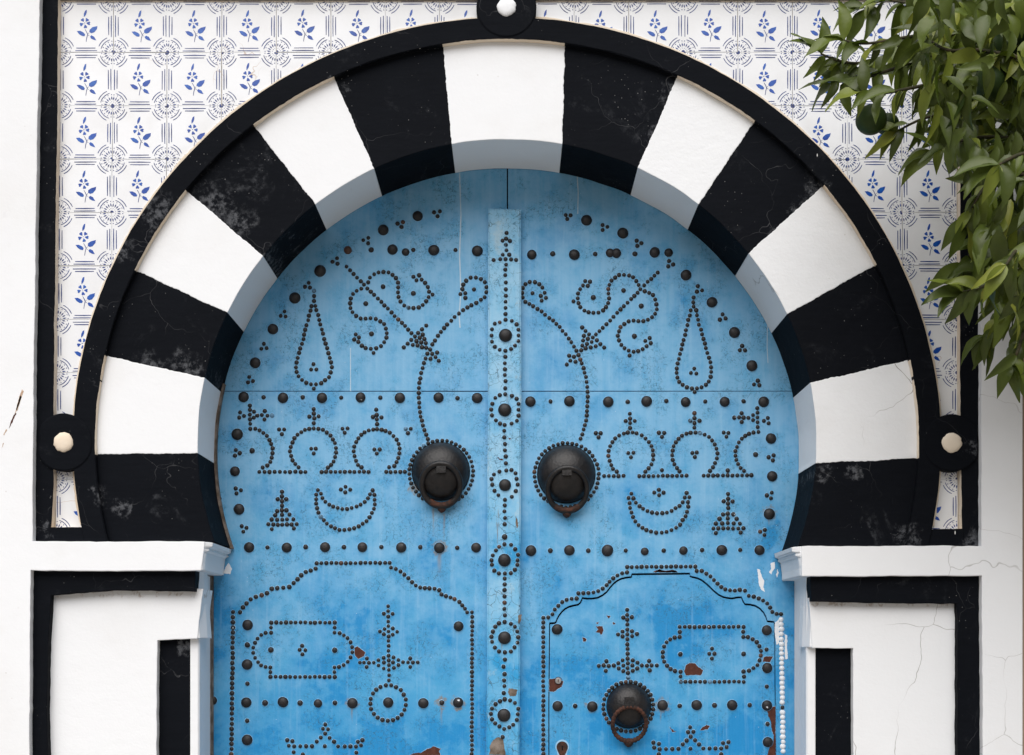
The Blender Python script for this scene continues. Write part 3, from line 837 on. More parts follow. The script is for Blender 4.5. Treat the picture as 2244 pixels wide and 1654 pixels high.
rad(LN, 'F', 657,1428,65, 1117,1433,66, 1560,1430,62, 417,1423,28, 887,1425,29, 1332,1432,29)
row(LN, cv('G', (1287,163))[0], cv('H', (520,158))[0], 16, 4.9)
pts(LN, 'G', 1275,228, 1217,253, 1157,270, 1103,310, 1057,357, 1010,402, 957,450, 885,460, 813,465, 747,473, 690,525, 625,550, 555,570, 492,600, 442,650, 400,698, 365,757, r=5.4)
row(LN, cv('G', (279,755))[0], cv('I', (313,1640))[0], 29, 5.3)
pts(LN, 'H', 533,217, 592,233, 647,263, 693,302, 742,343, 788,392, 832,433, 885,457, 942,463, 997,467, 1058,472, 1115,488, 1142,540, 1195,560, 1250,577, 1300,597, 1357,630, 1393,672, 1425,712, 1452,757)
row(LN, cv('H', (1512,757))[0], cv('J', (1810,1640))[0], 32, 4.7)
row(LN, cv('G', (740,880))[0], cv('G', (1505,880))[0], 14)
row(LN, cv('G', (733,1535))[0], cv('G', (1503,1535))[0], 14)
pts(LN, 'G', 1505,940, 1503,1000, 1565,1007, 1615,1035, 1660,1067, 1697,1117, 1715,1177, 1718,1238, 1697,1300, 1663,1353, 1613,1393, 1558,1415, 1502,1420, 1502,1477, 730,1478, 730,1422, 672,1415, 617,1397, 582,1358, 545,1305, 523,1245, 523,1183, 545,1125, 575,1073, 620,1030, 672,1005, 738,1003, 737,940, 1113,1160, 1082,1210, 1152,1213, 1117,1263, r=4.7)
rad(LN, 'G', 735,1210,37, 1505,1213,36, 455,910,65, 450,1387,65, 452,1150,36)
rad(LN, 'H', 1348,925,63)
pts(LN, 'H', 497,683, 498,742, 447,773, 552,775, 500,807, 500,867, 500,922, 455,958, 555,950, 400,987, 502,987, 607,990, 447,1020, 553,1025, 505,1047, 502,1100, 505,1160, 502,1220, 503,1280, 445,1305, 563,1300, 382,1333, 505,1337, 622,1332, 325,1363, 267,1365, 207,1362, 157,1363, 243,1312, 238,1417, 447,1363, 557,1360, 382,1397, 507,1393, 623,1393, 445,1433, 567,1427, 507,1450, 678,1358, 738,1360, 797,1362, 855,1360, 765,1312, 765,1415, 510,1515, 507,1577, r=4.6)
ringn(LN, (850.4, 1540), 39.2, 21, 5.3)
rad(LN, 'J', 600,893,78, 82,903,77, 1108,903,77, 1612,893,78, 1375,895,42)
rad(LN, 'I', 527,893,78, 1058,887,78, 1565,905,64, 540,1435,78, 543,620,36, 798,900,46, 1307,900,43, 1810,898,38, 540,1157,36, 45,865,62)
pts(LN, 'I', 1670,1210, 1637,1273, 1710,1280, 1668,1342, 1605,1400, 1732,1405, 1548,1457, 1797,1460, 1478,1525, 1663,1525, 1855,1528, 1393,1525, 1308,1525, 1220,1527, 1143,1518, 1120,1437, 1195,1450, 1953,1528, 1213,1612, 1345,1645)
pts(LN, 'J', 53,1528, 133,1530, 205,1512, 160,1460, 227,1437, 137,1618)
# --- centre batten
pts(BN, 'K', 290,290, 285,342, 253,360, 320,363, 283,397, 288,447, 255,487, 313,487, 172,535, 232,527, 280,527, 330,530, 375,535, 285,578, 278,622, 277,672, 282,738, 282,800, 283,858, 280,912, 280,968, 280,1023, 280,1075, 337,1085, 380,1117, 396,1165, 397,1217, 397,1268, 365,1308, 330,1340, 278,1355, 227,1347, 183,1320, 157,1273, 153,1218, 158,1162, 183,1110, 228,1098, 278,1410, 273,1468, 275,1523, 273,1575, 280,1630, r=4.7)
pts(BN, 'L', 277,43, 277,97, 337,112, 380,138, 398,185, 397,237, 398,290, 383,337, 335,362, 272,375, 230,363, 193,333, 157,288, 150,235, 160,183, 187,130, 228,105, 268,428, 268,487, 275,548, 275,605, 282,660, 283,722, 287,787, 333,783, 370,812, 380,863, 390,915, 373,972, 337,1025, 275,1052, 215,1010, 180,970, 160,915, 153,865, 175,823, 225,797, 273,1103, 270,1157, 275,1217, 272,1273, 270,1455, 330,1460, 367,1500, 393,1550, 388,1600, 388,1640, 222,1478, 193,1510, 165,1555, 153,1600, 157,1640, r=4.8)
pts(BN, 'M', 172,40, 213,65, 265,65, 317,62, 352,32, 263,110, 263,160, 262,210, 262,265, 262,320, 260,375, 265,430, 263,488, 317,505, 353,530, 373,572, 382,622, 375,670, 348,710, 317,747, 265,755, 213,747, 177,712, 153,662, 147,618, 160,573, 180,530, 213,500, 265,818, 253,880, 263,945, 258,1000, 260,1050, 255,1110, 263,1165, 310,1175, 353,1197, 382,1247, 377,1295, 370,1345, 337,1387, 303,1410, 258,1425, 217,1402, 180,1375, 152,1340, 143,1292, 152,1245, 183,1207, 222,1182, 245,1495, r=5.0)
rad(BN, 'K', 280,1217,60); rad(BN, 'L', 273,240,62, 275,920,55, 270,1600,58, 272,1388,27); rad(BN, 'M', 262,628,56, 257,1305,57)
# --- right leaf
pts(RNL, 'N', 603,172, 662,175, 622,220, 1048,292, 1105,315, 1048,352, 1460,480, 1517,510, 1468,543, 1850,725, 1900,768, 1840,790)
rad(RNL, 'N', 855,235,68, 1293,390,68, 195,650,60, 708,650,67, 1140,628,54, 1215,632,60, 1677,622,65, 1845,625,52, 447,638,34, 960,640,30, 1437,640,33)
pts(RNL, 'N', 85,1050, 78,1110, 85,1165, 118,1005, 168,978, 233,980, 285,1005, 322,1045, 350,1108, 365,1170, 313,1203, 303,1145, 118,1217, 165,1243, 210,1270, 262,1303, 313,1333, 355,1372, 405,1412, 450,1442, 490,1483, 532,1520, 565,1568, 605,1608)
rad(RNL, 'N', 203,1113,27, 937,1165,33, 1300,1080,31, 1515,1268,32)
pts(RNL, 'P', 640,228, 670,272, 703,325, 733,375, 758,427, 780,482, 797,527, 820,585, 830,640, 848,692, 855,752, 863,812, 867,870, 870,930, 867,987, 863,1045, 860,1103, 857,1157, 850,1217, 835,1273, 820,1325, 803,1385, 782,1437)
pts(RNL, 'N', 897,973, 838,967, 812,1020, 870,1025, 777,1065, 753,1117, 748,1175, 757,1232, 780,1280, 830,1323, 880,1343, 937,1350, 998,1347, 1055,1320, 1090,1280, 1115,1232, 1127,1175, 1118,1117, 1117,1063, 1130,1012, 1155,962, 1200,925, 1247,893, 1307,893, 1368,900, 1415,922, 1455,967, 1483,1015, 697,1212)
pts(RNL, 'N', 1713,865, 1673,903, 1635,942, 1593,975, 1550,1018, 1503,1065, 1470,1108, 1432,1147, 1393,1183, 1350,1228, 1305,1270, 1265,1310, 1223,1350, 1180,1398, 1140,1443, 1095,1487, 1050,1530, 1010,1570)
pts(RNL, 'N', 1557,1090, 1610,1110, 1657,1135, 1683,1190, 1698,1248, 1702,1308, 1682,1360, 1645,1402, 1595,1433, 1540,1450, 1480,1450, 1422,1443, 1362,1453, 1310,1485, 1265,1522, 1247,1572)
pts(RNL, 'P', 1232,195, 1247,250, 1275,305, 1313,345, 1363,373, 1422,387, 1478,380, 1532,357, 1580,320, 1630,285, 1617,222, 1563,258, 1375,433)
rad(RNL, 'P', 1432,200,33)
pts(RNL, 'P', 803,95, 843,137, 885,177, 823,195, 870,232, 930,215, 968,178, 980,248, 813,252, 860,293, 918,270, 1022,295, 803,312, 965,322, 905,335, 1068,337, 843,345, 790,370, 645,435, 703,447, 660,495, 722,508, 617,542)
rad(RNL, 'P', 178,990,66, 648,985,66, 1117,993,67, 1580,987,67, 420,987,28, 1352,992,30, 1817,982,29)
rad(RNL, 'Q', 398,225,62, 870,222,63, 1340,222,65, 635,217,28, 1098,215,29)
rad(RNL, 'O', 403,235,66, 717,563,66, 987,927,67, 1198,1328,67)
pts(RNL, 'O', 545,368, 597,420, 535,435, 845,708, 880,757, 812,772, 1080,1088, 1053,1140, 1115,1142, 1268,1508, 1222,1555, 1288,1565)
pts(RNL, 'O', 495,505, 490,563, 495,613, 460,660, 448,722, 430,775, 420,837, 402,898, 392,955, 373,1018, 358,1070, 347,1128, 330,1185, 317,1245, 302,1300, 292,1360, 290,1412, 300,1470, 320,1523, 363,1557, 415,1587, 475,1602, 535,1600, 590,1587, 643,1557, 677,1517, 700,1460, 707,1402, 705,1347, 697,1285, 680,1230, 660,1173, 642,1115, 630,1060, 613,1003, 597,948, 585,892, 558,833, 548,773, 535,718, 527,660, 507,1645, 502,1362, 462,1415, 527,1422)
pts(RNL, 'Q', 505,358, 505,418, 455,450, 567,450, 505,478, 503,533, 858,592, 913,597, 890,643)
pts(RNL, 'P', 1377,1135, 1380,1193, 1328,1223, 1437,1223, 1380,1247, 1380,1307, 967,1370, 1025,1370, 1000,1420, 1727,1365, 1792,1367, 1765,1415)
pts(RNL, 'Q', 1263,298, 1265,353, 1265,410, 1267,468, 1268,527, 1277,585, 1212,382, 1212,442, 1155,415, 1100,412, 1043,410, 985,412, 1073,358, 1075,465, 1390,417, 1343,452, 1400,480, 1217,592, 1163,607, 1117,632, 1077,665, 1040,710, 1018,765, 1000,815, 1000,872, 1010,922, 1032,972, 1062,1020, 1103,1055)
rad(RNL, 'Q', 1243,857,33, 113,1045,26, 907,1050,30)
pts(RNL, 'Q', 325,1060, 293,1020, 262,973, 243,922, 235,865, 242,810, 253,757, 280,710, 313,667, 355,630, 408,605, 460,595, 518,592, 573,597, 628,617, 680,645, 717,687, 750,735, 770,787, 783,843, 775,903, 753,960, 728,1010, 692,1055, 480,838, 533,832, 510,887)
pts(RNL, 'R', 1220,512, 1173,480, 1153,433, 1133,382, 1118,322, 1122,262, 1140,205, 1167,157, 1200,112, 1247,77, 1305,53, 1352,40, 1410,40, 1458,50, 1520,75, 1567,112, 1607,155, 1637,205, 1655,255, 1658,312, 1658,367, 1637,425, 1605,472, 1565,512, 1358,288, 1420,285, 1390,340)
row(RNL, cv('R', (1065,565))[0], cv('R', (1300,565))[0], 5)
row(RNL, cv('R', (1490,567))[0], cv('Q', (408,1110))[0], 11)
row(RNL, cv('Q', (613,1110))[0], cv('Q', (1195,1108))[0], 11)
ringn(RNL, (1241.5, 1041), 70.6, 42)
pts(RNL, 'R', 1395,778, 1362,830, 1375,892, 1380,950, 1397,1005, 1415,1060, 1443,1112, 1482,1157, 1530,1190, 1577,1217, 1633,1235, 1695,1250, 1420,835, 1450,887, 1495,930, 1537,960, 1590,987, 1645,1005, 1705,1015, 1727,732, 1672,765, 1785,765, 1730,797)
pts(RNL, 'S', 110,367, 168,358, 228,337, 283,308, 332,272, 362,215, 397,170, 415,117, 432,55)
pts(RNL, 'Q', 430,1485, 427,1430, 443,1372, 410,1320, 117,1563, 172,1557, 230,1537, 277,1503, 325,1477, 363,1432, 387,1375)
pts(RNL, 'Q', 910,1333, 910,1390, 858,1420, 965,1423, 910,1447, 912,1503, r=5.1)
pts(RNL, 'S', 907,138, 850,148, 973,147, 808,200, 907,195, 1013,202, 763,258, 840,257, 907,252, 978,255, 1052,258, 733,318, 792,317, 853,317, 910,315, 970,318, 1033,318, 1095,315, 762,373, 1062,367, r=5.1)
rad(RNL, 'Q', 1428,665,65, 1443,1120,64)
pts(RNL, 'Q', 1460,867, 1400,890, 1450,928, 1437,1318, 1378,1350, 1428,1385)
rad(RNL, 'S', 1408,143,70, 1290,580,62, 372,585,53, 835,580,66, 597,578,30, 1057,577,28)
pts(RNL, 'S', 1297,357, 1355,335, 1348,397)
rad(RNL, 'R', 185,1467,68, 648,1462,65, 1107,1465,72, 1557,1477,50, 418,1467,32, 877,1467,30, 1328,1465,28, 1785,1465,30)
row(RNL, (1374, 1242), (1524, 1240.8), 15)
pts(RNL, 'T', 1343,273, 1285,285, 1227,312, 1178,345, 1133,387, 1098,428, 1050,470, 995,500, 937,517, 877,523, 815,525, 757,527, 735,590, 675,593, 615,605, 562,633, 515,677, 472,723, 443,780, 392,818)
row(RNL, cv('T', (333,820))[0], cv('V', (400,1640))[0], 29, 4.9)
pts(RNL, 'S', 532,830, 592,830, 648,862, 697,895, 740,940, 783,983, 828,1023, 877,1052, 935,1063, 993,1067, 1052,1058, 1115,1068, 1160,1130, 1222,1140, 1280,1162, 1332,1187, 1383,1222, 1418,1272, 1443,1325, 1497,1348, 1550,1352)
row(RNL, cv('U', (1552,18))[0], cv('U', (1575,1610))[0], 28, 5.4, 1)
# --- wicket
rad(WN, 'T', 500,963,67)
rad(WN, 'U', 1378,148,62, 1383,603,64, 1380,1055,65, 1390,1497,62, 532,1050,65, 960,1050,65, 1375,380,27, 1378,827,28, 1387,1278,30, 327,1060,30, 748,1053,32, 1172,1050,29, 120,1052,65)
rad(WN, 'V', 607,945,76, 1110,952,78, 860,942,38)
row(WN, cv('U', (328,108))[0], cv('U', (1095,105))[0], 14)
row(WN, cv('U', (340,768))[0], cv('U', (1098,768))[0], 14)
pts(WN, 'U', 1093,165, 1095,228, 1150,230, 1207,255, 1257,290, 1288,340, 1308,397, 1305,453, 1290,510, 1265,568, 1215,603, 1163,635, 1097,645, 1103,707, 337,705, 337,648, 270,638, 217,615, 175,575, 140,525, 125,468, 123,410, 140,343, 170,292, 213,257, 267,235, 328,228, 328,168, 717,368, 683,430, 747,430, 715,488)
rad(WN, 'U', 335,437,31, 1097,433,31)
pts(WN, 'T', 1345,725, 1345,787, 1297,820, 1402,815, 1347,845, 1347,903, 1347,965, 1290,988, 1403,985, 1235,1023, 1347,1022, 1463,1018, 1290,1047, 1405,1045, 1347,1080, 1347,1142, 1350,1197, 1350,1255, 1352,1315, 1290,1335, 1413,1335, 1238,1370, 1353,1372, 1470,1363, 1183,1398, 1122,1403, 1063,1397, 1003,1403, 1095,1347, 1088,1462, 1298,1398, 1408,1397, 1243,1433, 1350,1430, 1467,1433, 1298,1465, 1413,1462, 1355,1487, 1523,1398, 1583,1400, 1640,1397, 1703,1397, 1610,1343, 1617,1457, 1357,1543)
ringn(WN, (1377, 1548.3), 54.8, 32, 5.1)
pts(WN, 'U', 453,1317, 428,1375, 492,1372, 460,1430, 410,1477, 512,1475, 365,1523, 560,1523, 312,1578, 457,1577, 612,1573, 237,1580, 687,1573, 162,1580, 760,1573, 85,1582, 827,1573, 893,1557, 850,1508, 915,1497, 20,1563, 77,1517, 10,1503, 75,1645, 828,1643)

# ------------------------------------------------------------------ door leaves
YD = DY + 0.003               # front of the door sheets
KD = K * (D + YD) / D         # metres per photo pixel on the door plane
def dome(mb, c, r, seed, big):
    rg = random.Random(seed)
    if big:
        n, prof = 18, [(r * 1.05, -0.001), (r * 1.05, 0.0005), (r * 1.0, 0.0007)]
        mb.lathe(c, prof, n, 1, 0.012, rg)
        mb.lathe(c, [(r, 0.0), (r * 0.97, r * 0.16), (r * 0.86, r * 0.36), (r * 0.62, r * 0.54), (r * 0.3, r * 0.63), (0, r * 0.655)], n, 0, 0.022, rg)
    else:
        n = 9
        mb.lathe(c, [(r * 1.13, -0.0005), (r * 1.11, 0.0005), (r * 0.9, 0.0006)], n, 1, 0.04, rg)
        mb.lathe(c, [(r, 0.0), (r * 0.93, r * 0.30), (r * 0.55, r * 0.60), (0, r * 0.70)], n, 0, 0.05, rg)
Z3 = Vector((0, 0, 0))
def protos(count, big, mats):
    out = []
    for i in range(count):
        mb = MB(); dome(mb, Z3, 1.0 * 0.01, i + (50 if big else 0), big)
        out.append(mb.mesh("stud" if big else "nail", mats, Z3, True, True))
    return out
PB = protos(5, True, [M['iron'], M['halo']])
PS = protos(7, False, [M['iron'], M['halo']])
PW = protos(4, False, [M['splash'], M['splash']])
def nails(root, lst, yplane):
    # drop duplicates
    clean = []
    for q in sorted(lst, key=lambda v: -v[2]):
        if all(math.hypot(q[0] - p[0], q[1] - p[1]) > 5.2 for p in clean): clean.append(q)
    big = [q for q in clean if q[2] >= 7.5]
    small = [q for q in clean if q[2] < 7.5]
    rg = random.Random(len(clean))
    def place(q, protos_, nm):
        o = link(nm, rg.choice(protos_), root, P(q[0], q[1], yplane))
        s = q[2] * KD / 0.01
        o.scale = (s * rg.uniform(.97, 1.03), s, s * rg.uniform(.97, 1.03))
        o.rotation_euler = (0, rg.uniform(0, 6.28), 0)
        return o
    for q in big: place(q, PB, "stud")
    for q in small[:300]:
        o = place(q, PW if q[3] else PS, "nail")
        if q[3]: o["label"] = "nail coated in white paint"
    rest = small[300:]
    if rest:
        mb = MB()
        for i, q in enumerate(rest):
            dome(mb, P(q[0], q[1], yplane), q[2] * KD, i % 11, False)
        part("nail_heads", mb, [M['iron'], M['halo']], root, smooth=True, kind="stuff")

def sheet(mb, px, yf, yb, mi=0): mb.prism(px, yf, yb, mi)
def scraps(root, name, mat, polys, yf, th=0.0006, seed=1, label=None):
    for i, pl in enumerate(polys):
        mb = MB(); wp0 = wob(pl, 1.5, 2.2, seed + i, 0.3)
        mats_ = [mat]
        mb.prism(wp0, yf - th, yf + 0.001)
        if mat.name.startswith('bare'):
            cx_ = sum(x for x, y in wp0) / len(wp0); cy_ = sum(y for x, y in wp0) / len(wp0)
            def grow(x, y):
                l = math.hypot(x - cx_, y - cy_) or 1
                k_ = 1 + (1.0 + 0.9 * noise.noise(Vector((x * .2, y * .2, 4)))) / l
                return (cx_ + (x - cx_) * k_, cy_ + (y - cy_) * k_)
            mb.prism([grow(x, y) for x, y in wp0], yf - th * 0.5, yf + 0.001, 1)
            mats_.append(M['halo'])
        o = part(name, mb, mats_, root)
        if label: o["label"] = label

G2 = VY + (GROUND_PY - VY) * D / (D + YD)     # ground row seen at door plane
# left leaf
lleaf = thing("door_leaf", P(470, G2 - 4, YD), "left blue studded door leaf, carrying the centre batten", "door", "leaves of the double door")
mb = MB(); mb.prism([(405, 250), (1110.6, 250), (1110.6, 856.3), (405, 856.3)], YD, YD + 0.03)
part("panel", mb, M['door'], lleaf)
mb = MB(); mb.prism([(405, 857.5), (1110.6, 858.5), (1110.6, G2 - 5), (405, G2 - 5)], YD, YD + 0.03)
part("panel", mb, M['door'], lleaf)
mb = MB(); mb.prism([(402, 252), (1113.2, 252), (1113.2, G2 - 6), (402, G2 - 6)], YD + 0.0305, YD + 0.06)  # dark board added behind the sheets so no daylight shows through the seams
part("light_block", mb, M['void'], lleaf)
# right leaf, with the wicket opening cut out
seam = cv('V', (474,1700, 474,1400, 474,900, 480,300, 482,5)) + cv('T', (405,890, 410,880, 470,876, 482,868, 495,830, 520,785, 555,740, 590,708, 640,680, 700,664, 750,655, 775,635, 797,590, 802,574, 860,582, 930,580, 990,570, 1045,542, 1095,503, 1135,450, 1175,405, 1220,368, 1270,342, 1330,328, 1392,322, 1400,290, 1408,287)) \
     + cv('S', (452,852, 456,885, 480,893, 540,906, 590,928, 640,965, 690,1010, 740,1060, 800,1108, 850,1133, 900,1146, 960,1152, 1020,1140, 1075,1138, 1095,1185, 1117,1222, 1180,1226, 1240,1240, 1300,1275, 1345,1325, 1372,1375, 1388,1428, 1470,1436)) \
     + cv('U', (1481,100, 1484,800, 1491,1400, 1493,1700))
seam = [(seam[0][0], G2 - 30)] + seam + [(seam[-1][0], G2 - 30)]
def offset(path, d):
    out = []
    n = len(path)
    for i in range(n):
        a, b = path[max(i - 1, 0)], path[min(i + 1, n - 1)]
        dx, dy = b[0] - a[0], b[1] - a[1]; l = math.hypot(dx, dy) or 1
        out.append((path[i][0] - dy / l * d, path[i][1] + dx / l * d))
    return out
rleaf = thing("door_leaf", P(1735, G2 - 4, YD), "right blue studded door leaf surrounding the small wicket door", "door", "leaves of the double door")
mb = MB(); mb.prism([(1113.4, 250), (1810, 250), (1810, 856.3), (1113.4, 856.3)], YD, YD + 0.03)
part("panel", mb, M['door'], rleaf)
mb = MB()
mb.prism([(1113.4, 858.3), (1810, 857.5), (1810, G2 - 5), (seam[-1][0] + 1, G2 - 5)] + seam[::-1] + [(seam[0][0] - 1, G2 - 5), (1113.4, G2 - 5)], YD, YD + 0.03)
part("panel", mb, M['door'], rleaf)
mb = MB(); mb.prism([(1113.3, 252), (1812, 252), (1812, G2 - 6), (1113.3, G2 - 6)], YD + 0.0305, YD + 0.06)  # same added board, keeps light out of the seam and wicket gap
part("light_block", mb, M['void'], rleaf)
wick = thing("wicket_door", P(1450, G2 - 28, YD), "small blue wicket door with stepped top set into the right leaf, peeling brown in spots", "door")
mb = MB()
wp = offset(seam, 2.0)
wp = [(x, y + (2.2 if 1 < i < len(wp) - 2 else 0)) for i, (x, y) in enumerate(wp)]
mb.prism(wp, YD + 0.0035, YD + 0.029)
part("panel", mb, M['door'], wick)
YW = YD + 0.0035

nails(lleaf, LN, YD); nails(rleaf, RNL, YD); nails(wick, WN, YW)

# centre batten on the left leaf
YB = YD - 0.028
mb = MB()
bt = wob([(1070, 457), (1142, 458), (1142, 900), (1140, 1300), (1138, 1700), (1066, 1700), (1067, 1300), (1069, 900)], 0.9, 8, 60, 0.06)
bt = [(x, y) for x, y in bt]
mb.prism(bt, YB + 0.004, YD + 0.0)
bt2 = [(x + (3 if x < 1104 else -3), y + (2 if y < 470 else 0)) for x, y in bt]
mb.prism(bt2, YB, YB + 0.006)
mb.prism([(1066, 1700), (1138, 1700), (1138, G2 - 5), (1066, G2 - 5)], YB + 0.004, YD)
bat = part("centre_batten", mb, M['batten'], lleaf, label="paler blue batten with crazed, flaking paint")
nails(bat, BN, YB)
scraps(bat, "bare_patch", M['wood'], [cv('M', (130,1650, 135,1580, 160,1520, 215,1495, 250,1530, 275,1650)), cv('M', (285,1100, 300,1070, 375,1080, 360,1135, 310,1140)),
                                     cv('L', (372,1195, 385,1230, 395,1290, 380,1310, 370,1260)), cv('M', (380,430, 408,425, 405,490, 385,500))], YB, seed=70)
scraps(bat, "flake_shadow", M['bare'], [cv('L', (195,660, 230,680, 270,682, 250,698, 225,692)), cv('L', (305,490, 330,500, 315,508))], YB, seed=75)  # brown patches painted as the shade under lifted paint flakes

# bare primer, splashes, drips
scraps(lleaf, "bare_patch", M['bare'], [cv('G', (1745,1190, 1780,1170, 1870,1240, 1850,1290, 1790,1315, 1755,1280)),
       cv('J', (905,1660, 960,1630, 1060,1620, 1180,1560, 1260,1530, 1360,1560, 1340,1600, 1355,1660))], YD, seed=80)
scraps(wick, "bare_patch", M['bare'], [cv('U', (400,570, 440,545, 510,545, 560,590, 610,630, 590,690, 500,690, 400,690, 380,640)), cv('U', (1340,480, 1370,462, 1455,458, 1420,530, 1330,525)),
       cv('U', (1440,1070, 1481,1065, 1486,1660, 1390,1660, 1410,1560, 1450,1510, 1465,1420, 1440,1340, 1420,1240, 1395,1190, 1390,1110)),
       cv('U', (580,1355, 600,1315, 650,1290, 690,1305, 670,1340)), cv('U', (205,1310, 235,1340, 285,1370, 240,1378)),
       cv('T', (965,930, 1050,930, 1055,980, 1030,1030, 1010,1000, 965,990, 995,960)), cv('T', (805,1050, 865,1075, 850,1100, 815,1110)), cv('T', (1100,790, 1150,800, 1120,825)),
       cv('T', (1165,870, 1200,890, 1175,905)), cv('T', (960,875, 1000,870, 990,895)), cv('V', (484,560, 560,545, 690,590, 660,670, 560,735, 484,728))], YW, seed=90)
scraps(rleaf, "bare_patch", M['bare'], [cv('T', (1670,274, 1720,245, 1800,252, 1920,250, 1960,276)), cv('S', (0,845, 80,812, 150,832, 270,827, 300,848))], YD, seed=110)
scraps(rleaf, "paint_splash", M['splash'], [cv('S', (1265,805, 1300,815, 1320,900, 1350,950, 1340,1000, 1355,1080, 1310,1050, 1280,960)), cv('S', (1425,735, 1475,725, 1480,790, 1450,830, 1440,880, 1410,850, 1430,790)),
       cv('S', (1500,800, 1515,850, 1505,910, 1490,880)), cv('U', (1590,190, 1620,200, 1635,490, 1605,500, 1598,330)), cv('U', (1478,50, 1525,15, 1530,300, 1500,330, 1480,200))], YD, seed=120, label="dried splash of white paint")
scraps(lleaf, "paint_splash", M['splash'], [cv('G', (155,65, 200,50, 230,90, 190,105, 140,150)), cv('G', (230,160, 270,230, 240,295, 165,290, 190,210))], YD, seed=130, label="dried splash of white paint")
def drip(root, pts_, wd):
    L = [(x - wd / 2, y) for x, y in pts_]; R2 = [(x + wd / 2 * 1.1, y) for x, y in pts_][::-1]
    mb = MB(); mb.prism(L + R2, YD - 0.0006, YD + 0.001)
    part("paint_drip", mb, M['drip'], root)
drip(lleaf, [(1007, 378), (1010, 470), (1007, 560), (1010, 640), (1006, 690), (1008, 718)], 2.6)
drip(lleaf, [(768, 762), (768, 857)], 2.0)
drip(rleaf, [(1682, 695), (1681, 760), (1683, 795)], 1.8); drip(rleaf, [(1264, 372), (1267, 420), (1266, 468)], 2.4)

# knockers
def knocker(root, bx, by, br, rx, ry, rr, tube_r, twisted, yp):
    mb = MB()
    c = P(bx, by, yp); R = br * KD
    H = R * 0.72
    prof = [(R * 1.03, -0.002), (R * 1.03, 0.002), (R, 0.0035)]
    for i in range(1, 13):
        a = i / 12 * math.pi / 2
        prof.append((R * math.cos(a) if i < 12 else 0, 0.0035 + H * math.sin(a)))
    mb.lathe(c, prof, 40, 0)
    kn = part("door_knocker", mb, M['knocker'], root, smooth=True, loc=c)
    # lug that the ring hangs from
    mb = MB()
    lc = P(bx + 1, by - 8, yp - H - 0.004)
    mb.box((lc.x, lc.y + 0.004, lc.z), 20 * KD, 0.028, 22 * KD)
    part("lug", mb, M['knocker'], kn)
    # ring, leaning back on the boss
    mb = MB()
    n = 96 if twisted else 48
    pts_, rads = [], []
    ctr = P(rx, ry, yp)
    for i in range(n):
        a = 2 * math.pi * i / n
        lx, lz = rr * KD * math.cos(a), rr * 1.04 * KD * math.sin(a)
        t = (lz / (rr * KD) + 1) / 2
        yy = yp - (0.020 + (H - 0.012) * t)
        pts_.append((ctr.x + lx, yy, ctr.z + lz))
        k = 1.0 + 0.22 * max(0, -math.sin(a)) ** 3
        if twisted: k *= 1 + 0.16 * math.sin(30 * a)
        rads.append(tube_r * KD * k)
    mb.tube(pts_, rads, 10, 0, True)
    rg_ = part("knocker_ring", mb, M['rust'] if twisted else [M['knocker']], kn, smooth=True)
    mb = MB()
    zb = ctr.z - rr * 1.04 * KD
    mb.lathe((ctr.x, yp - 0.012, zb - 4 * KD), [(10 * KD, -0.012), (9.5 * KD, 0.004), (7 * KD, 0.012), (0, 0.014)], 12, 0, 0.05, random.Random(3))
    part("striker", mb, M['rust'], kn, smooth=True)
    if not twisted:
        # rusted lower lip of the ring
        mb = MB()
        pp = [pts_[i] for i in range(n) if math.sin(2 * math.pi * i / n) < -0.55]
        mb.tube([(a, b - 0.0012, c2 + 0.0008) for a, b, c2 in pp], [tube_r * KD * 1.12 * min(1, 0.35 + 0.3 * min(i, len(pp) - 1 - i)) for i in range(len(pp))], 10, 0)
        part("rusty_lip", mb, M['rust'], kn, smooth=True)
    return kn
knocker(lleaf, 966, 1033, 62.5, 968, 1066, 42, 6.5, False, YD)
knocker(rleaf, 1241, 1039, 62.5, 1242, 1076, 43, 6.0, False, YD)
wk = knocker(wick, 1378, 1546.5, 48, 1377, 1585, 36.5, 4.6, True, YW)

# locks on the wicket
mb = MB(); mb.lathe(P(1223.5, 1492, YW), [(9 * KD, -0.002), (9 * KD, 0.001), (8 * KD, 0.0015)], 20); mb.lathe(P(1223.3, 1491.6, YW), [(6.8 * KD, 0.0), (6.8 * KD, 0.004), (6 * KD, 0.005), (0, 0.005)], 20, 1)
p = P(1223.3, 1491.6, YW); mb.box((p.x, p.y - 0.0052, p.z), 1.6 * KD, 0.001, 6 * KD, 0)
part("lock_cylinder", mb, [M['rust'], M['brass']], wick)
mb = MB()
kp = [(1232 + 12.5 * math.cos(a), 1637 - 12.5 * math.sin(a)) for a in [math.radians(-30 + 240 * i / 24) for i in range(25)]] + [(1224, 1650), (1229, 1660), (1235, 1660), (1240, 1650)]
mb.prism(kp, YW - 0.002, YW + 0.001)
kp2 = [(1232 + 15 * math.cos(a), 1636 - 15.5 * math.sin(a)) for a in [math.radians(-40 + 260 * i / 24) for i in range(25)]] + [(1222, 1655), (1228, 1664), (1236, 1664), (1242, 1655)]
mb.prism(kp2, YW - 0.0008, YW + 0.001, 1)
p = P(1232.5, 1639, YW); mb.box((p.x, p.y - 0.0022, p.z), 2.4 * KD, 0.001, 9 * KD, 2)
part("keyhole_plate", mb, [M['rust'], M['halo'], M['void']], wick)

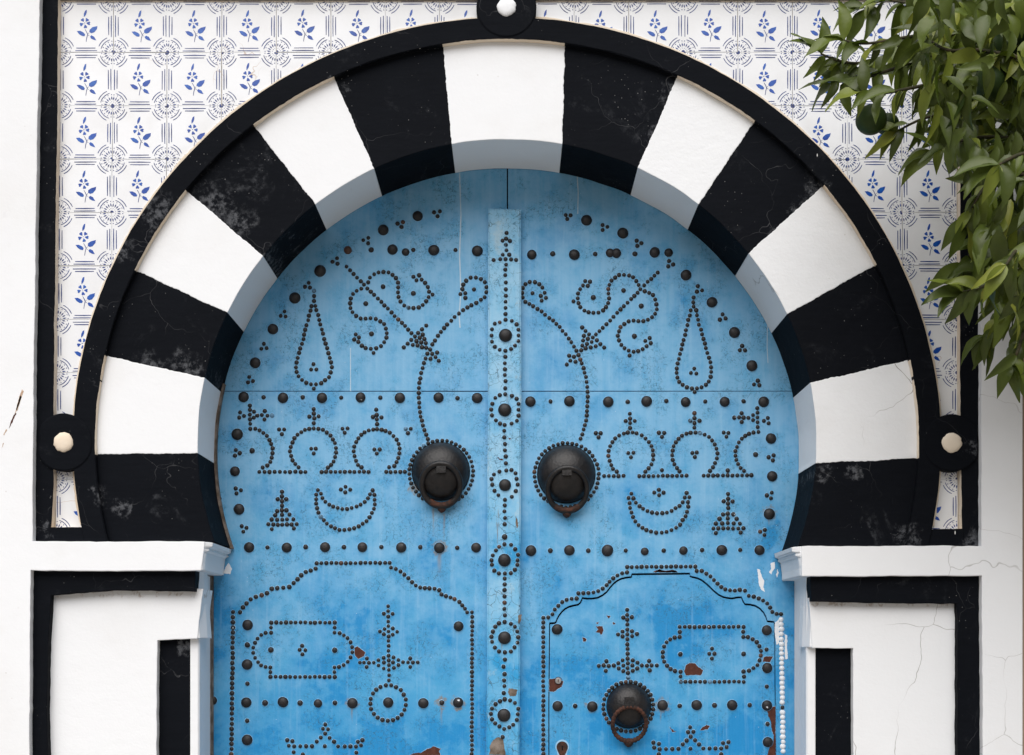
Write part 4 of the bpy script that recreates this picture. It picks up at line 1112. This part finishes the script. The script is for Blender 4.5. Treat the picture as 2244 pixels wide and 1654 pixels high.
# weathered timber stop along the left side of the opening
e1, e2 = (IN[0] + 2, IN[1] + 2), (IN[0] - 7, IN[1] - 7)
o1 = arcpts(e1, math.radians(166), t_at(e1, 1190, True), 30); i1 = arcpts(e2, math.radians(166), t_at(e2, 1190, True), 30)
mb = MB()
w3 = [P(x, y, 0) for x, y in o1 + i1[::-1]]
mb.prism3([Vector((q.x, DY - 0.022, q.z)) for q in w3], 0.021)
xj = P(463, 0, DY).x
mb.plan([(xj - 0.03, DY - 0.02), (xj + 0.003, DY - 0.02), (xj + 0.007, DY), (xj - 0.03, DY)], 0.0, P(0, 1262, DY).z)
part("door_frame", mb, M['wood'], house, label="weathered brown timber stop along the left side of the doorway")

# ------------------------------------------------------------------ orange tree
tree = thing("orange_tree", (2.15, -0.75, 0), "leafy orange tree with unripe green fruit, overhanging the tiles at upper right", "tree")
RT = random.Random(77)
def leaf_mesh(seed):
    rg = random.Random(seed)
    mb = MB(); n = 8
    L = 1.0; Wd = rg.uniform(0.175, 0.23); bend = rg.uniform(0.12, 0.48); fold = rg.uniform(0.2, 0.85); side = rg.uniform(-0.16, 0.16); crl = rg.uniform(-0.05, 0.05); ph = rg.uniform(0, 6.28)
    vs = []
    for i in range(n + 1):
        t = i / n
        wdt = Wd * (math.sin(math.pi * min(1, t * 1.02) ** 0.85)) ** 0.85 * (1 - 0.25 * t) if 0 < i < n else 0.004
        x = t * L; z = -bend * t * t; y = side * math.sin(t * math.pi * .9)
        wv = rg.uniform(-0.014, 0.014) + crl * math.sin(t * 9 + ph)
        vs += [(x, y - wdt, z + wdt * fold + wv), (x, y, z), (x, y + wdt, z + wdt * fold - wv)]
    fs = []
    for i in range(n):
        a = 3 * i
        fs += [(a, a + 1, a + 4, a + 3), (a + 1, a + 2, a + 5, a + 4)]
    mb.add(vs, fs)
    return mb
LMB = [leaf_mesh(i) for i in range(9)]
LM = [m.mesh("leaf", [M['leaf']], Z3, True, False) for m in LMB]
def leaf_matrix(base, ang_deg, L, tiltcam, roll):
    a = math.radians(ang_deg)
    d = Vector((math.cos(a), tiltcam, math.sin(a))).normalized()
    up = Vector((RT.uniform(-.5, .5), -1.0, 0.75)).normalized()
    nrm = (up - d * up.dot(d)).normalized()
    nrm = Matrix.Rotation(roll, 3, d) @ nrm
    y = nrm.cross(d)
    m = Matrix((d, y, nrm)).transposed().to_4x4()
    return Matrix.Translation(base) @ m @ Matrix.Scale(L, 4)
leaves = []     # (matrix, visible size)
twigs = [  # px polylines with depth
    ([(2260, -40), (2150, -10), (2030, 10), (1940, 0), (1895, 18)], -0.42),
    ([(2260, 40), (2130, 70), (2010, 78), (1900, 95), (1850, 88)], -0.50),
    ([(2250, 100), (2110, 80), (1980, 95), (1940, 128), (1880, 138), (1835, 132), (1800, 118)], -0.40),
    ([(2200, 160), (2060, 120), (1960, 150), (1890, 172), (1835, 180)], -0.46),
    ([(2250, 130), (2150, 110), (2080, 110), (2040, 90)], -0.75),
    ([(2260, 210), (2120, 170), (2010, 190), (1930, 205), (1890, 200)], -0.55),
    ([(2270, 260), (2150, 250), (2040, 255), (1970, 285)], -0.45),
    ([(2270, 310), (2170, 300), (2100, 310), (2050, 330)], -0.62),
    ([(2280, 390), (2200, 380), (2150, 420), (2120, 480)], -0.70),
    ([(2280, 470), (2210, 480), (2150, 520), (2112, 580)], -0.55),
    ([(2290, 560), (2220, 570), (2170, 620), (2110, 640)], -0.70),
    ([(2290, 640), (2230, 650), (2190, 700), (2160, 735)], -0.60),
    ([(2300, 690), (2250, 720), (2230, 770), (2215, 800)], -0.66),
    ([(2280, 330), (2230, 340), (2190, 360)], -0.95),
    ([(2280, 530), (2235, 540), (2205, 580)], -0.95),
]
tw = MB()
for pl, yd in twigs:
    cpts = catmull([(x, y, yd + 0.05 * math.sin(i * 2.1)) for i, (x, y) in enumerate(pl)], 6)
    wp_ = [P(x, y, d) for x, y, d in cpts]
    tw.tube(wp_, [0.0048 * (1 - 0.75 * i / len(wp_)) + 0.0011 for i in range(len(wp_))], 6)
    tot = 0; side = 1
    for i in range(1, len(wp_)):
        seg = wp_[i] - wp_[i - 1]; tot += seg.length
        while tot > 0.021:
            tot -= 0.021; side = -side
            base = wp_[i - 1].lerp(wp_[i], RT.random())
            dirang = math.degrees(math.atan2(seg.z, seg.x))
            a = dirang + side * RT.uniform(25, 75)
            # droop towards straight down
            tgt = -95 + RT.uniform(-28, 22)
            k = RT.uniform(0.35, 0.9)
            da = ((tgt - a + 180) % 360) - 180
            a = a + da * k
            L = RT.uniform(0.048, 0.094)
            leaves.append(leaf_matrix(base, a, L, RT.uniform(-0.55, 0.25), RT.uniform(-0.6, 0.6)))
    # tip leaves
    for k in range(3):
        seg = wp_[-1] - wp_[-4]
        a = math.degrees(math.atan2(seg.z, seg.x)) + (-30, 8, 45)[k] + RT.uniform(-10, 10)
        leaves.append(leaf_matrix(wp_[-1], a, RT.uniform(0.07, 0.10), RT.uniform(-0.4, 0.2), RT.uniform(-0.4, 0.4)))
# filling leaves: dense towards the right edge
def inside(p, poly):
    x, y = p; c = False; n = len(poly)
    for i in range(n):
        x1, y1 = poly[i]; x2, y2 = poly[(i + 1) % n]
        if (y1 > y) != (y2 > y) and x < (x2 - x1) * (y - y1) / (y2 - y1) + x1: c = not c
    return c
dense = [(1985, -30), (2010, 60), (2005, 150), (2060, 270), (2120, 330), (2140, 420), (2160, 520), (2150, 590), (2185, 660), (2225, 730), (2290, 770), (2330, 500), (2330, -30)]
cnt = 0
while cnt < 620:
    p = (RT.uniform(1960, 2330), RT.uniform(-40, 780))
    if not inside(p, dense): continue
    cnt += 1
    leaves.append(leaf_matrix(P(p[0], p[1], RT.uniform(-0.85, -0.30)), -95 + RT.gauss(0, 38), RT.uniform(0.05, 0.098), RT.uniform(-0.7, 0.4), RT.uniform(-1.1, 1.1)))
inner = [(2030, -30), (2050, 80), (2060, 190), (2110, 300), (2150, 420), (2175, 540), (2185, 640), (2240, 720), (2320, 740), (2330, -30)]
cnt = 0
while cnt < 260:
    p = (RT.uniform(2020, 2330), RT.uniform(-40, 740))
    if not inside(p, inner): continue
    cnt += 1
    leaves.append(leaf_matrix(P(p[0], p[1], RT.uniform(-0.34, -0.14)), -95 + RT.gauss(0, 40), RT.uniform(0.06, 0.10), RT.uniform(-0.7, 0.4), RT.uniform(-1.1, 1.1)))
def screen(v):
    s = D / (D + v.y); return (CX + v.x * s / K, VY - (v.z - Z0) * s / K, s)
vis, hid = [], []
for mtx in leaves:
    c = mtx @ Vector((0.5, 0, 0)); q = screen(c)
    if q[0] < 2265 and q[1] > -30: vis.append((mtx.to_scale().x * q[2] - (0.03 if c.y > -0.4 else 0), mtx))
    else: hid.append(mtx)
vis.sort(key=lambda t: -t[0])
for _, mtx in vis[:300]:
    o = link("leaf", RT.choice(LM), tree, mtx.to_translation())
    o.rotation_euler = mtx.to_euler(); s = mtx.to_scale().x; o.scale = (s, s, s)
hid += [m for _, m in vis[300:]]
# the rest of the crown, outside the picture to the right and above
cr_c = Vector((2.32, -0.80, 2.80))
k = 0
while k < 2300:
    v = Vector((RT.gauss(0, 1), RT.gauss(0, 1), RT.gauss(0, 1))).normalized() * (RT.random() ** 0.33)
    c = cr_c + Vector((v.x * 0.98, v.y * 0.62, v.z * 0.95))
    if c.y > -0.12: continue
    if noise.noise(c * 3.0) < -0.12: continue
    q = screen(c)
    if q[0] < 2300 and q[1] > -60: k += 1; continue
    k += 1
    hid.append(leaf_matrix(c, -90 + RT.gauss(0, 50), RT.uniform(0.07, 0.115), RT.uniform(-0.8, 0.8), RT.uniform(-1.2, 1.2)))
k = 0
while k < 1500:
    v = Vector((RT.gauss(0, 1), RT.gauss(0, 1), RT.gauss(0, 1))).normalized() * (RT.random() ** 0.4)
    c = Vector((1.52, -0.52, 2.92)) + Vector((v.x * 0.52, v.y * 0.36, v.z * 0.62))
    k += 1
    q = screen(c)
    if c.y > -0.12 or (q[0] < 2275 and q[1] > -50): continue
    hid.append(leaf_matrix(c, -92 + RT.gauss(0, 45), RT.uniform(0.06, 0.10), RT.uniform(-0.8, 0.6), RT.uniform(-1.1, 1.1)))
fo = MB()
for m_ in hid:
    src = RT.choice(LMB)
    fo.add([m_ @ v for v in src.v], src.f)
fo_me = fo.mesh("foliage", [M['leaf']], WL[tree.name], True, False)
fo_o = link("foliage", fo_me, tree); fo_o["kind"] = "stuff"
part("twigs", tw, M['twig'], tree, smooth=True, kind="stuff")
tk = MB()
tk.tube(catmull([(2.15, -0.75, -0.05), (2.12, -0.74, 0.7), (2.17, -0.77, 1.4), (2.13, -0.75, 2.0), (2.16, -0.74, 2.7)], 6), [0.085 - 0.0024 * i for i in range(25)], 10)
part("trunk", tk, M['bark'], tree, smooth=True)
for tgt in ((1.35, -0.5, 2.95), (1.45, -0.65, 2.35), (2.8, -0.8, 2.9), (1.9, -1.1, 3.2), (2.5, -0.4, 3.3), (1.5, -0.6, 2.7)):
    lb = MB()
    lb.tube(catmull([(2.14, -0.75, 1.75), (2.14 + (tgt[0] - 2.14) * 0.4, -0.75 + (tgt[1] + 0.75) * 0.4, 2.0 + (tgt[2] - 2.0) * 0.6), tgt], 6), [0.042 - 0.0028 * i for i in range(13)], 8)
    part("limb", lb, M['bark'], tree, smooth=True)
for fx, fy, fr_, yd in ((1909, 262, 34, -0.44), (1945, 272, 25, -0.40), (2168, 182, 37, -0.70), (2210, 102, 38, -0.62), (2190, 40, 34, -0.55), (2245, 65, 36, -0.66), (2075, 258, 30, -0.40)):
    fb = MB(); R = fr_ * K * (D + yd) / D
    c = P(fx, fy, yd)
    n = 20; rows = []
    prof = [(R * math.sin(math.pi * i / 12), R * math.cos(math.pi * i / 12)) for i in range(13)]
    b0 = len(fb.v)
    for i, (r_, h_) in enumerate(prof):
        for j in range(n):
            a = 2 * math.pi * j / n
            fb.v.append(c + Vector((r_ * math.cos(a), r_ * math.sin(a), h_ * 0.95)))
    for i in range(12):
        for j in range(n):
            j2 = (j + 1) % n
            fb.f.append([b0 + i * n + j, b0 + i * n + j2, b0 + (i + 1) * n + j2, b0 + (i + 1) * n + j]); fb.m.append(0)
    part("fruit", fb, M['fruit'], tree, smooth=True)
